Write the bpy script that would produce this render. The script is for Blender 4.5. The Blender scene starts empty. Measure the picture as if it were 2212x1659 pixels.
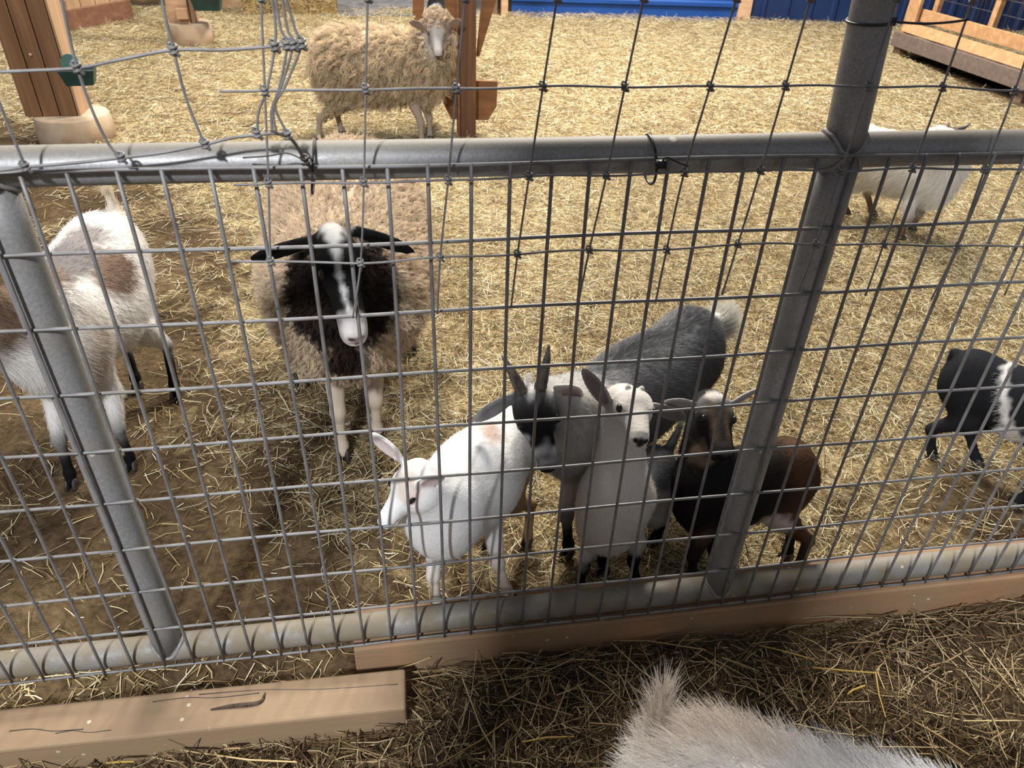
import bpy, math, random
import numpy as np
from mathutils import Matrix, Vector
rng = np.random.default_rng(7)
random.seed(7)
C = bpy.context.scene.collection
SC = bpy.context.scene

# ------------------------------------------------------------------ camera
FPX = 1600.98
CAM = np.array([0.46192, -0.88493, 1.30415])
RC = np.array([[0.98755, -0.15409, 0.03148], [-0.06362, -0.57466, -0.81592], [0.14382, 0.80376, -0.57731]])
u_, s_, v_ = np.linalg.svd(RC); RC = u_ @ v_
cd = bpy.data.cameras.new('camera'); cam = bpy.data.objects.new('camera', cd); C.objects.link(cam)
cd.sensor_fit = 'HORIZONTAL'; cd.sensor_width = 36.0; cd.lens = 36.0 * FPX / 2212
cd.clip_start = 0.02; cd.clip_end = 100
M = np.eye(4); M[:3, 0] = RC[0]; M[:3, 1] = -RC[1]; M[:3, 2] = -RC[2]; M[:3, 3] = CAM
cam.matrix_world = Matrix(M.tolist())
cd.dof.use_dof = True; cd.dof.focus_distance = 1.5; cd.dof.aperture_fstop = 9.0
SC.camera = cam

def ray(u, v):
    d = RC.T @ np.array([(u - 1106) / FPX, (v - 829.5) / FPX, 1.0]); return d
def at(u, v, y):                      # where the sight line of a photo point meets the upright plane at distance y
    d = ray(u, v); return CAM + d * (y - CAM[1]) / d[1]
def gr(u, v, z=0.0):                  # where it meets the ground (or height z)
    d = ray(u, v); return CAM + d * (z - CAM[2]) / d[2]
def xyz(u, v, y, z):                  # x from the picture, depth and height given
    p = at(u, v, y); return np.array([p[0], y, z])

# ------------------------------------------------------------------ world, light, exposure
SC.view_settings.view_transform = 'Standard'; SC.view_settings.look = 'None'
SC.view_settings.gamma = 1.0; SC.view_settings.use_curve_mapping = False
SC.view_settings.exposure = 0.32
W = bpy.data.worlds.new('barn_ambient'); SC.world = W; W.use_nodes = True
bg = W.node_tree.nodes['Background']; bg.inputs[0].default_value = (0.80, 0.86, 1.0, 1); bg.inputs[1].default_value = 0.20

def area(name, loc, target, size, power, col, shape='SQUARE', sy=None):
    l = bpy.data.lights.new(name, 'AREA'); l.energy = power; l.color = col; l.shape = shape; l.size = size
    if sy: l.shape = 'RECTANGLE'; l.size_y = sy
    o = bpy.data.objects.new(name, l); C.objects.link(o); o.location = loc
    d = Vector(target) - Vector(loc); o.rotation_euler = d.to_track_quat('-Z', 'Y').to_euler()
    return o
area('barn_lamp_back', (2.6, 5.2, 4.2), (2.2, 4.2, 0), 0.9, 500, (1.0, 0.95, 0.86))
area('barn_lamp_middle', (0.6, 3.1, 4.0), (0.6, 2.4, 0), 0.9, 160, (1.0, 0.95, 0.86))
area('barn_lamp_left', (-1.6, 6.2, 4.0), (-1.2, 5.0, 0), 0.9, 150, (1.0, 0.95, 0.87))
area('open_door_daylight', (-1.0, -3.4, 3.9), (0.5, 0.3, 0.3), 0.32, 270, (0.93, 0.96, 1.0))

# ------------------------------------------------------------------ materials
MAT = {}
def mat(name):
    m = bpy.data.materials.new(name); m.use_nodes = True
    nt = m.node_tree; b = nt.nodes['Principled BSDF']
    return m, nt, b
def N(nt, t, **kw):
    n = nt.nodes.new(t)
    for k, v in kw.items():
        if k in n.inputs: n.inputs[k].default_value = v
        else: setattr(n, k, v)
    return n
def ramp(nt, stops):
    r = nt.nodes.new('ShaderNodeValToRGB'); e = r.color_ramp.elements
    while len(e) < len(stops): e.new(0.5)
    for i, (p, c) in enumerate(stops): e[i].position = p; e[i].color = (*c, 1)
    return r
def lin(h):                           # sRGB 0-255 triple to linear
    return tuple(((c / 255) / 12.92 if c <= 10 else (((c / 255) + .055) / 1.055) ** 2.4) for c in h)
def coords(nt, scale, rot=(0, 0, 0)):
    tc = N(nt, 'ShaderNodeTexCoord'); mp = N(nt, 'ShaderNodeMapping'); mp.inputs['Scale'].default_value = scale
    if any(rot): mp.vector_type = 'TEXTURE'; mp.inputs['Scale'].default_value = tuple(1 / s for s in scale)
    mp.inputs['Rotation'].default_value = rot
    nt.links.new(tc.outputs['Object'], mp.inputs[0]); return mp.outputs[0]
def bump(nt, b, src, strength, dist):
    bp = N(nt, 'ShaderNodeBump'); bp.inputs['Strength'].default_value = strength; bp.inputs['Distance'].default_value = dist
    nt.links.new(src, bp.inputs['Height']); nt.links.new(bp.outputs[0], b.inputs['Normal'])
def mixc(nt, fac, a, bcol, blend='MIX'):
    m = N(nt, 'ShaderNodeMix', data_type='RGBA', blend_type=blend)
    for sock, val in ((m.inputs[0], fac), (m.inputs[6], a), (m.inputs[7], bcol)):
        if hasattr(val, 'is_linked') or hasattr(val, 'links'): nt.links.new(val, sock)
        elif isinstance(val, (int, float)): sock.default_value = val
        else: sock.default_value = (*val, 1)
    return m.outputs[2]

def wood(name, c1, c2, scale=(2, 30, 30), dirt=None, dirt_amt=0.5, rough=0.75, dscale=6.0):
    m, nt, b = mat(name)
    co = coords(nt, scale)
    n = N(nt, 'ShaderNodeTexNoise'); n.inputs['Scale'].default_value = 1.0; n.inputs['Detail'].default_value = 6; n.inputs['Distortion'].default_value = 0.6
    nt.links.new(co, n.inputs[0])
    r = ramp(nt, [(0.3, c1), (0.55, tuple((a + e) / 2 for a, e in zip(c1, c2))), (0.7, c2)]); nt.links.new(n.outputs[0], r.inputs[0])
    col = r.outputs[0]
    if dirt:
        n2 = N(nt, 'ShaderNodeTexNoise'); n2.inputs['Scale'].default_value = dscale; n2.inputs['Detail'].default_value = 8
        nt.links.new(coords(nt, (1, 1, 1)), n2.inputs[0])
        r2 = ramp(nt, [(0.5 - dirt_amt * .3, (0, 0, 0)), (0.62, (1, 1, 1))]); nt.links.new(n2.outputs[0], r2.inputs[0])
        col = mixc(nt, r2.outputs[0], col, dirt)
        n3 = N(nt, 'ShaderNodeTexVoronoi'); n3.inputs['Scale'].default_value = 38; nt.links.new(coords(nt, (1, 1, 1)), n3.inputs[0])
        r3 = ramp(nt, [(0.10, (1, 1, 1)), (0.16, (0, 0, 0))]); nt.links.new(n3.outputs[0], r3.inputs[0])
        n4 = N(nt, 'ShaderNodeTexNoise'); n4.inputs['Scale'].default_value = 9; nt.links.new(coords(nt, (1, 1, 1)), n4.inputs[0])
        r4 = ramp(nt, [(0.55, (0, 0, 0)), (0.6, (.8, .8, .8))]); nt.links.new(n4.outputs[0], r4.inputs[0])
        mm = N(nt, 'ShaderNodeMath', operation='MULTIPLY'); nt.links.new(r3.outputs[0], mm.inputs[0]); nt.links.new(r4.outputs[0], mm.inputs[1])
        col = mixc(nt, mm.outputs[0], col, (0.62, 0.52, 0.40))
    nt.links.new(col, b.inputs['Base Color']); b.inputs['Roughness'].default_value = rough
    bump(nt, b, n.outputs[0], 0.35, 0.006)
    MAT[name] = m; return m

def plain(name, col, rough=0.6, metal=0.0, noise=None, bumpd=0.0, spec=None):
    m, nt, b = mat(name); b.inputs['Roughness'].default_value = rough; b.inputs['Metallic'].default_value = metal
    b.inputs['Base Color'].default_value = (*col, 1)
    if spec is not None: b.inputs['Specular IOR Level'].default_value = spec
    if noise:
        sc, c2, lo, hi = noise
        n = N(nt, 'ShaderNodeTexNoise'); n.inputs['Scale'].default_value = sc; n.inputs['Detail'].default_value = 8
        nt.links.new(coords(nt, (1, 1, 1)), n.inputs[0])
        r = ramp(nt, [(lo, col), (hi, c2)]); nt.links.new(n.outputs[0], r.inputs[0]); nt.links.new(r.outputs[0], b.inputs['Base Color'])
        if bumpd: bump(nt, b, n.outputs[0], 0.5, bumpd)
    MAT[name] = m; return m

def attr_mat(name, rough=0.6, spec=0.2, translucent=0.0, bumps=None, gain=1.0):
    m, nt, b = mat(name); a = N(nt, 'ShaderNodeAttribute', attribute_name='col')
    nt.links.new(a.outputs['Color'], b.inputs['Base Color']); b.inputs['Roughness'].default_value = rough
    b.inputs['Specular IOR Level'].default_value = spec
    if bumps:
        n = N(nt, 'ShaderNodeTexNoise'); n.inputs['Scale'].default_value = bumps[0]; n.inputs['Detail'].default_value = 5
        nt.links.new(coords(nt, (1, 1, 1)), n.inputs[0]); bump(nt, b, n.outputs[0], bumps[1], bumps[2])
    if translucent:
        t = N(nt, 'ShaderNodeBsdfTranslucent'); nt.links.new(a.outputs['Color'], t.inputs[0])
        mx = N(nt, 'ShaderNodeMixShader'); mx.inputs[0].default_value = translucent
        nt.links.new(b.outputs[0], mx.inputs[1]); nt.links.new(t.outputs[0], mx.inputs[2])
        nt.links.new(mx.outputs[0], nt.nodes['Material Output'].inputs[0])
    MAT[name] = m; return m

attr_mat('fur', 0.6, 0.12, 0.2)
attr_mat('hide', 0.8, 0.06, 0, (160, .5, .002))
attr_mat('straw', 0.55, 0.3, 0.15)
plain('eye', (0.012, 0.008, 0.006), 0.08)
plain('horn', (0.075, 0.06, 0.05), 0.5, 0, (60, (0.14, 0.115, 0.095), .4, .65), .002)
plain('pink_horn', (0.42, 0.27, 0.22), 0.5, 0, (60, (0.20, 0.10, 0.08), .4, .65), .002)
plain('hoof', (0.022, 0.018, 0.015), 0.5, 0, (50, (0.09, 0.07, 0.05), .5, .75), .001)
plain('galvanized', (0.30, 0.305, 0.315), 0.38, 0.75, (26, (0.20, 0.20, 0.205), .35, .7), .0006)
def rail_mat(name, dirtlo, dirthi):
    m, nt, b = mat(name); b.inputs['Metallic'].default_value = 0.4
    co = coords(nt, (1, 1, 1))
    n = N(nt, 'ShaderNodeTexNoise'); n.inputs['Scale'].default_value = 14; n.inputs['Detail'].default_value = 9; n.inputs['Roughness'].default_value = .65; nt.links.new(co, n.inputs[0])
    d = ramp(nt, [(dirtlo, (0, 0, 0)), (dirthi, (1, 1, 1))]); nt.links.new(n.outputs[0], d.inputs[0])
    n2 = N(nt, 'ShaderNodeTexNoise'); n2.inputs['Scale'].default_value = 260; n2.inputs['Detail'].default_value = 3; nt.links.new(co, n2.inputs[0])
    g = ramp(nt, [(.3, (0.235, 0.235, 0.24)), (.7, (0.33, 0.33, 0.335))]); nt.links.new(n2.outputs[0], g.inputs[0])
    v = N(nt, 'ShaderNodeTexVoronoi'); v.inputs['Scale'].default_value = 24; nt.links.new(co, v.inputs[0])
    vr = ramp(nt, [(0.09, (1, 1, 1)), (0.13, (0, 0, 0))]); nt.links.new(v.outputs[0], vr.inputs[0])
    n5 = N(nt, 'ShaderNodeTexNoise'); n5.inputs['Scale'].default_value = 7; nt.links.new(co, n5.inputs[0])
    r5 = ramp(nt, [(0.56, (0, 0, 0)), (0.6, (1, 1, 1))]); nt.links.new(n5.outputs[0], r5.inputs[0])
    sp = N(nt, 'ShaderNodeMath', operation='MULTIPLY'); nt.links.new(vr.outputs[0], sp.inputs[0]); nt.links.new(r5.outputs[0], sp.inputs[1])
    ge = N(nt, 'ShaderNodeNewGeometry'); sx = N(nt, 'ShaderNodeSeparateXYZ'); nt.links.new(ge.outputs['Normal'], sx.inputs[0])
    dz = N(nt, 'ShaderNodeMapRange'); dz.inputs[1].default_value = .35; dz.inputs[2].default_value = .95; dz.inputs[4].default_value = .75; nt.links.new(sx.outputs[2], dz.inputs[0])   # darker tone painted on upward faces to tone down the lamp highlight
    dm = N(nt, 'ShaderNodeMath', operation='MAXIMUM'); nt.links.new(d.outputs[0], dm.inputs[0]); nt.links.new(dz.outputs[0], dm.inputs[1]); d = dm
    col = mixc(nt, d.outputs[0], g.outputs[0], lin((122, 112, 94)))
    col = mixc(nt, sp.outputs[0], col, lin((205, 195, 178)))
    nt.links.new(col, b.inputs['Base Color'])
    mt = N(nt, 'ShaderNodeMath', operation='MULTIPLY_ADD'); mt.inputs[1].default_value = -0.3; mt.inputs[2].default_value = 0.3
    nt.links.new(d.outputs[0], mt.inputs[0]); nt.links.new(mt.outputs[0], b.inputs['Metallic'])
    rg = N(nt, 'ShaderNodeMath', operation='MULTIPLY_ADD'); rg.inputs[1].default_value = 0.28; rg.inputs[2].default_value = 0.44
    nt.links.new(d.outputs[0], rg.inputs[0]); nt.links.new(rg.outputs[0], b.inputs['Roughness'])
    bump(nt, b, n2.outputs[0], 0.25, 0.0008); MAT[name] = m
rail_mat('rail_clean', .44, .85)
rail_mat('rail_dirty', .28, .55)
plain('wire', (0.22, 0.215, 0.215), 0.55, 0.25, (40, (0.15, 0.135, 0.125), .4, .7), 0)
plain('black_plastic', (0.012, 0.012, 0.013), 0.4)
plain('rusty_wire', (0.05, 0.04, 0.035), 0.6, 0.5)
plain('green_plastic', lin((24, 58, 52)), 0.4, 0, (14, lin((16, 40, 36)), .4, .7), 0)
plain('green_metal', lin((88, 122, 112)), 0.5, 0, (18, lin((70, 100, 92)), .4, .7), 0)
plain('concrete', lin((180, 160, 136)), 0.9, 0, (9, lin((160, 132, 104)), .4, .7), .006)
plain('mortar', lin((120, 118, 118)), 0.9, 0, (9, lin((80, 80, 86)), .4, .7), .01)
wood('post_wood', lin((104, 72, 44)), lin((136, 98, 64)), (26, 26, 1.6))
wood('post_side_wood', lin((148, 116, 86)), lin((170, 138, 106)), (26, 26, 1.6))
wood('dark_post_wood', lin((78, 50, 32)), lin((116, 76, 48)), (26, 26, 1.6))
wood('rack_wood', lin((112, 72, 38)), lin((144, 98, 58)), (4, 4, 24))
wood('pale_wood', lin((178, 140, 108)), lin((204, 168, 134)), (3, 22, 22))
wood('red_board', lin((100, 66, 46)), lin((128, 90, 64)), (2, 20, 20))
wood('stall_wood', lin((150, 120, 90)), lin((182, 150, 116)), (18, 18, 2))
wood('feeder_wood', lin((160, 118, 78)), lin((188, 148, 106)), (2.5, 24, 24))
wood('feeder_dark', lin((92, 78, 70)), lin((112, 96, 86)), (2.5, 24, 24))
wood('sill_wood', lin((146, 108, 76)), lin((182, 142, 106)), (2, 26, 26), lin((144, 118, 90)), 0.5, .8, 9)
wood('beam_wood', lin((128, 104, 79)), lin((160, 134, 105)), (2, 26, 26), lin((144, 120, 93)), 0.6)
plain('bark', lin((84, 68, 54)), .95, 0, (90, lin((50, 40, 32)), .4, .6), .006)
plain('end_grain', lin((120, 88, 62)), 0.85, 0, (40, lin((92, 64, 44)), .4, .7), .003)
plain('blue_steel', lin((8, 60, 128)), 0.5, 0.0, (3, lin((14, 70, 142)), .4, .7), 0)
plain('blue_steel_dark', lin((8, 34, 76)), 0.5, 0.0, (3, lin((11, 42, 88)), .4, .7), 0)
plain('wall_wood', lin((120, 96, 74)), 0.85, 0, (4, lin((90, 70, 54)), .4, .7), .004)

def dirt_mat():
    m, nt, b = mat('dirt'); co = coords(nt, (1, 1, 1))
    n = N(nt, 'ShaderNodeTexNoise'); n.inputs['Scale'].default_value = 3.2; n.inputs['Detail'].default_value = 10; n.inputs['Roughness'].default_value = .62; nt.links.new(co, n.inputs[0])
    r = ramp(nt, [(.30, lin((64, 52, 39))), (.5, lin((94, 78, 57))), (.72, lin((128, 110, 82)))]); nt.links.new(n.outputs[0], r.inputs[0])
    n2 = N(nt, 'ShaderNodeTexNoise'); n2.inputs['Scale'].default_value = 60; n2.inputs['Detail'].default_value = 6; nt.links.new(co, n2.inputs[0])
    r2 = ramp(nt, [(.3, (0.55, 0.52, 0.48)), (.65, (1.05, 1.02, 1.0))]); nt.links.new(n2.outputs[0], r2.inputs[0])
    col = mixc(nt, 1.0, r.outputs[0], r2.outputs[0], 'MULTIPLY')
    hs = []
    for k, (ang, sx, sy) in enumerate(((.3, 14, 120), (1.5, 16, 130), (2.5, 13, 110))):   # trampled straw matted into the soil
        q = N(nt, 'ShaderNodeTexNoise'); q.inputs['Scale'].default_value = 1.0; q.inputs['Detail'].default_value = 4; q.inputs['Distortion'].default_value = .8
        nt.links.new(coords(nt, (sx, sy, 30), (0, 0, ang)), q.inputs[0]); hs.append(q.outputs[0])
    m1 = N(nt, 'ShaderNodeMath', operation='MAXIMUM'); nt.links.new(hs[0], m1.inputs[0]); nt.links.new(hs[1], m1.inputs[1])
    m2 = N(nt, 'ShaderNodeMath', operation='MAXIMUM'); nt.links.new(m1.outputs[0], m2.inputs[0]); nt.links.new(hs[2], m2.inputs[1])
    rs = ramp(nt, [(.48, lin((112, 94, 64))), (.60, lin((178, 158, 116))), (.72, lin((220, 204, 166)))]); nt.links.new(m2.outputs[0], rs.inputs[0])
    at_ = N(nt, 'ShaderNodeAttribute', attribute_name='cover')
    n6 = N(nt, 'ShaderNodeTexNoise'); n6.inputs['Scale'].default_value = 11; n6.inputs['Detail'].default_value = 6; nt.links.new(co, n6.inputs[0])
    ad6 = N(nt, 'ShaderNodeMath', operation='MULTIPLY_ADD'); ad6.inputs[1].default_value = 1.1; nt.links.new(n6.outputs[0], ad6.inputs[0]); nt.links.new(at_.outputs['Fac'], ad6.inputs[2])
    r6 = ramp(nt, [(.0, (0, 0, 0)), (1.0, (1, 1, 1))]); r6.color_ramp.elements[0].position = .95; r6.color_ramp.elements[1].position = 1.0
    sc = N(nt, 'ShaderNodeMath', operation='MULTIPLY'); sc.inputs[1].default_value = .75; nt.links.new(ad6.outputs[0], sc.inputs[0]); r6.color_ramp.elements[0].position = .72; r6.color_ramp.elements[1].position = .98
    nt.links.new(sc.outputs[0], r6.inputs[0])
    col = mixc(nt, r6.outputs[0], col, rs.outputs[0])
    nt.links.new(col, b.inputs['Base Color']); b.inputs['Roughness'].default_value = .95; b.inputs['Specular IOR Level'].default_value = .1
    ad = N(nt, 'ShaderNodeMath', operation='ADD'); nt.links.new(m2.outputs[0], ad.inputs[0]); nt.links.new(n2.outputs[0], ad.inputs[1])
    bump(nt, b, ad.outputs[0], .7, .02); MAT['dirt'] = m
dirt_mat()

# ------------------------------------------------------------------ mesh helpers
class MB:
    def __init__(s): s.v = []; s.f = []; s.n = 0
    def add(s, v, f):
        s.v.append(np.asarray(v, float)); s.f += [tuple(i + s.n for i in q) for q in f]; s.n += len(v)
    def box(s, c, size, R=None, taper=None):
        hx, hy, hz = (d / 2 for d in size)
        v = np.array([(x, y, z) for x in (-hx, hx) for y in (-hy, hy) for z in (-hz, hz)])
        if taper: v[v[:, 2] < 0, :2] *= taper
        if R is not None: v = v @ np.asarray(R).T
        s.add(v + np.asarray(c, float), [(0, 1, 3, 2), (4, 6, 7, 5), (0, 4, 5, 1), (2, 3, 7, 6), (0, 2, 6, 4), (1, 5, 7, 3)])
    def hexa(s, bottom, top):           # 4 + 4 corner points, both counter-clockwise
        s.add(np.array(list(bottom) + list(top)), [(3, 2, 1, 0), (4, 5, 6, 7), (0, 1, 5, 4), (1, 2, 6, 5), (2, 3, 7, 6), (3, 0, 4, 7)])
    def board(s, a, b, w, t, wdir):     # a board from a to b, w wide along wdir, t thick
        a = np.asarray(a, float); b = np.asarray(b, float); d = b - a; d /= np.linalg.norm(d)
        wd = np.asarray(wdir, float); wd = wd - d * (wd @ d); wd /= np.linalg.norm(wd); n = np.cross(d, wd)
        q = [a - wd * w / 2 - n * t / 2, a + wd * w / 2 - n * t / 2, a + wd * w / 2 + n * t / 2, a - wd * w / 2 + n * t / 2]
        s.hexa(q, [p + (b - a) for p in q])
    def tube(s, pts, r, n=8, caps=True):
        pts = np.asarray(pts, float); m = len(pts); rr = np.broadcast_to(np.asarray(r, float), (m,))
        T = np.gradient(pts, axis=0); T /= np.linalg.norm(T, axis=1, keepdims=True) + 1e-12
        up = np.array([0, 0, 1.0]) if abs(T[0, 2]) < .9 else np.array([1.0, 0, 0])
        V = []
        x = np.cross(T[0], up); x /= np.linalg.norm(x)
        for i in range(m):
            x = x - T[i] * (x @ T[i]); x /= np.linalg.norm(x) + 1e-12; y = np.cross(T[i], x)
            a = np.arange(n) * 2 * math.pi / n
            V.append(pts[i] + rr[i] * (np.cos(a)[:, None] * x + np.sin(a)[:, None] * y))
        F = [(i * n + j, i * n + (j + 1) % n, (i + 1) * n + (j + 1) % n, (i + 1) * n + j) for i in range(m - 1) for j in range(n)]
        if caps: F += [tuple(range(n))[::-1], tuple((m - 1) * n + j for j in range(n))]
        s.add(np.concatenate(V), F)
    def prism(s, poly, d):              # extrude a planar polygon (list of 3-D points) along vector d
        k = len(poly); p = np.asarray(poly, float)
        s.add(np.concatenate([p, p + np.asarray(d)]), [tuple(range(k))[::-1], tuple(range(k, 2 * k))] + [(i, (i + 1) % k, k + (i + 1) % k, k + i) for i in range(k)])
    def lathe(s, c, prof, n=32):
        V = []; c = np.asarray(c, float)
        for r, z in prof:
            a = np.arange(n) * 2 * math.pi / n; V.append(np.stack([r * np.cos(a), r * np.sin(a), np.full(n, z)], 1) + c)
        m = len(prof); F = [(i * n + j, i * n + (j + 1) % n, (i + 1) * n + (j + 1) % n, (i + 1) * n + j) for i in range(m - 1) for j in range(n)]
        F += [tuple(range(n))[::-1], tuple((m - 1) * n + j for j in range(n))]
        s.add(np.concatenate(V), F)

def props(o, label=None, cat=None, group=None, kind=None):
    for k, v in (('label', label), ('category', cat), ('group', group), ('kind', kind)):
        if v: o[k] = v
    return o
def empty(name, loc, label=None, cat=None, group=None, kind=None):
    o = bpy.data.objects.new(name, None); C.objects.link(o); o.location = loc; o.empty_display_size = .05
    return props(o, label, cat, group, kind)
def link(name, me, parent=None, origin=None):
    o = bpy.data.objects.new(name, me); C.objects.link(o)
    if parent is not None: o.parent = parent
    elif origin is not None: o.location = origin
    return o
def root_loc(p):
    l = np.zeros(3)
    while p is not None: l += np.array(p.location); p = p.parent
    return l
def build(name, mb, m, parent=None, smooth=False, bevel=0.0, origin=None):
    V = np.concatenate(mb.v); o0 = np.zeros(3)
    if parent is not None: o0 = root_loc(parent)
    elif origin is not None: o0 = np.asarray(origin, float)
    me = bpy.data.meshes.new(name); me.from_pydata((V - o0).tolist(), [], mb.f); me.update()
    me.materials.append(MAT[m] if isinstance(m, str) else m)
    if smooth: me.polygons.foreach_set('use_smooth', [True] * len(me.polygons))
    o = link(name, me, parent, origin)
    if bevel:
        b = o.modifiers.new('bevel', 'BEVEL'); b.width = bevel; b.segments = 2; b.limit_method = 'ANGLE'
    return o
def unit(v): v = np.asarray(v, float); return v / (np.linalg.norm(v) + 1e-12)

# ------------------------------------------------------------------ ground
def vnoise(P, s, seed=0):
    P = np.asarray(P) * s + seed * 13.7
    return (np.sin(P[..., 0] * 1.7 + 1.3 * np.sin(P[..., 1] * 1.1 + seed)) + np.sin(P[..., 1] * 2.1 + 1.7 * np.sin(P[..., 0] * .9 + 2 * seed)) + np.sin((P[..., 0] + P[..., 1]) * 1.3 + seed)) / 3
def gh(x, y):
    P = np.stack([np.asarray(x, float), np.asarray(y, float)], -1)
    h = .008 * vnoise(P, 3.1, 1) + .004 * vnoise(P, 9.7, 2)
    return h
sm = lambda a, b, x: np.clip((x - a) / (b - a), 0, 1) ** 2 * (3 - 2 * np.clip((x - a) / (b - a), 0, 1))
FA, FB = gr(1926, 118), gr(2235, 232); FD = (FB - FA) / np.linalg.norm(FB - FA); FN = np.array([-FD[1], FD[0], 0]); FN = -FN if FN[1] < 0 else FN
def cover_pen(x, y):                  # how thickly the straw lies
    q = np.stack([x, y], -1) - FA[:2]; under = (q @ FN[:2] > .02 - .10 * np.clip(q @ FD[:2], 0, 1.5)) & (q @ FN[:2] < .8) & (q @ FD[:2] > .05)
    P = np.stack([x, y], -1); n1 = vnoise(P, 3.3, 3); n2 = vnoise(P, 8.1, 5)
    c = .22 + .70 * sm(.15, 1.15, x * .75 + y * .55 - .12 + .10 * n1)
    c = c - .26 * sm(.15, -.75, x - .10 * (y - 1)) * sm(.6, 1.4, y) * sm(5.2, 4.2, y)
    c = np.maximum(c, .9 * sm(4.3, 5.4, y))
    c = c - .45 * sm(1.25, 1.6, x) * sm(.55, .25, y - .12 * (x - 1.3))
    return np.where(under, .03, np.clip(c + .16 * n1 + .10 * n2, .08, 1))
gx = np.concatenate([np.arange(-8, -2, .4), np.arange(-2, 3.4, .05), np.arange(3.4, 8.5, .15), np.arange(8.5, 12, .5)])
gy = np.concatenate([np.arange(-6, -.9, .3), np.arange(-.9, 2.4, .05), np.arange(2.4, 9.6, .12)])
X, Y = np.meshgrid(gx, gy, indexing='ij'); Z = gh(X, Y) - .008
V = np.stack([X.ravel(), Y.ravel(), Z.ravel()], 1); ny = len(gy)
mb = MB(); mb.add(V, [(i * ny + j, (i + 1) * ny + j, (i + 1) * ny + j + 1, i * ny + j + 1) for i in range(len(gx) - 1) for j in range(ny - 1)])
fl_ = props(build('floor', mb, 'dirt', smooth=True), kind='structure')
ca = fl_.data.attributes.new('cover', 'FLOAT', 'POINT'); ca.data.foreach_set('value', np.where(Y < 0, .25, np.where(Y > 7.6, .3, cover_pen(X, Y))).astype(np.float32).ravel())

# blue steel cladding at the back, lower half ribbed along, right half ribbed upright
wl, wm, wr = gr(1105, 34), gr(1600, 48), gr(1852, 58)
def ribbed(name, a, b, h, m, vertical, step):
    a = np.array([a[0], a[1], -.02]); b = np.array([b[0], b[1], -.02]); d = unit(b - a); n = np.array([d[1], -d[0], 0]); L = np.linalg.norm(b - a)
    prof = []
    t = 0.0; span = L if vertical else h
    while t < span:
        for dt, off in ((0, 0), (step * .62, 0), (step * .70, .022), (step * .84, .022), (step * .92, 0)): prof.append((min(t + dt, span), off))
        t += step
    prof.append((span, 0))
    V = []; th = .012
    for t, off in prof:
        for k in range(2):
            if vertical: p = a + d * t + n * off; V += [p, p + [0, 0, h]] if k == 0 else [p - n * (off + th), p - n * (off + th) + [0, 0, h]]
            else: p = a + n * off + np.array([0, 0, t]); V += [p, p + d * L] if k == 0 else [p - n * (off + th), p - n * (off + th) + d * L]
    F = []
    for i in range(len(prof) - 1):
        q = i * 4; r = q + 4; F += [(q, q + 1, r + 1, r), (q + 2, r + 2, r + 3, q + 3), (q, r, r + 2, q + 2), (q + 1, q + 3, r + 3, r + 1)]
    mb = MB(); mb.add(np.array(V), F); return props(build(name, mb, m), kind='structure')
ribbed('wall_back', wl, wm + (wm - wl) * .005, 2.6, 'blue_steel', False, .23)
wr2 = wm + (wr - wm) * 3.4
ribbed('wall_back.001', wm + unit(wr - wm) * .02, wr2, 2.6, 'blue_steel_dark', True, .24)
mb = MB(); mb.box((-3.6, 9.3, 1.3), (9.4, .1, 2.64)); props(build('wall_left', mb, 'wall_wood'), kind='structure')
mb = MB(); mb.board(wm + [0, -.03, -.02], wm + [0, -.03, 2.6], .13, .06, wr - wm); props(build('trim_1', mb, 'pale_wood', bevel=.004), kind='structure')
p = gr(1062, 33); mb = MB(); mb.board(p + [.02, .08, -.02], p + [.02, .08, 2.6], .09, .08, (1, 0, 0)); props(build('trim_2', mb, 'wall_wood', bevel=.004), kind='structure')
p = gr(1090, 33); mb = MB(); mb.board(p + [0, .04, -.02], p + [0, .04, 2.6], .07, .07, (1, 0, 0)); props(build('trim_3', mb, 'pale_wood', bevel=.004), kind='structure')
# a bare stone-grey floor strip behind the straw bed
a, b_, c_, d_ = gr(728, 36), gr(1062, 36), gr(1062, -40), gr(728, -60)
mb = MB(); mb.hexa([(*q[:2], -.03) for q in (a, b_, c_, d_)], [(*q[:2], .010) for q in (a, b_, c_, d_)])
props(build('floor.001', mb, 'mortar'), kind='structure')
# unseen block added behind the camera to cast shade on the kids
mb = MB(); mb.box((.12, -1.42, 1.35), (.36, .26, 2.8)); props(build('shade_block', mb, 'wall_wood', bevel=.01), kind='structure')

# ------------------------------------------------------------------ the pipe fence
RR = .0235; YR = .0320; ZT = .998; ZB = .100
fence = empty('pipe_fence_panel', (1.0, YR, ZB - RR), 'galvanized pipe fence panel with welded wire mesh across the whole picture', 'fence')
mb = MB(); mb.tube([(x, YR, ZT + .0004 * math.sin(x * 7)) for x in np.linspace(-.9, 3.4, 60)], RR, 28); build('top_rail', mb, 'rail_clean', fence, True)
mb = MB(); mb.tube([(x, YR, ZB) for x in np.linspace(-.9, 3.4, 60)], RR + .0015, 28); build('bottom_rail', mb, 'rail_dirty', fence, True)
def weld(mb, c, r1, up=1):
    a = np.linspace(0, 2 * math.pi, 37); pts = []
    for t in a:
        x = r1 * math.cos(t); y = r1 * math.sin(t); z = math.sqrt(max(RR ** 2 - y ** 2, 0))
        pts.append((c[0] + x * 1.04, c[1] + y * .98, c[2] + up * (z + .002) + .0012 * math.sin(9 * t)))
    mb.tube(pts, .0035, 6)
RP = .0265
px0 = at(240, 1060, YR)[0]; px1 = at(1640, 950, YR)[0]
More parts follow.
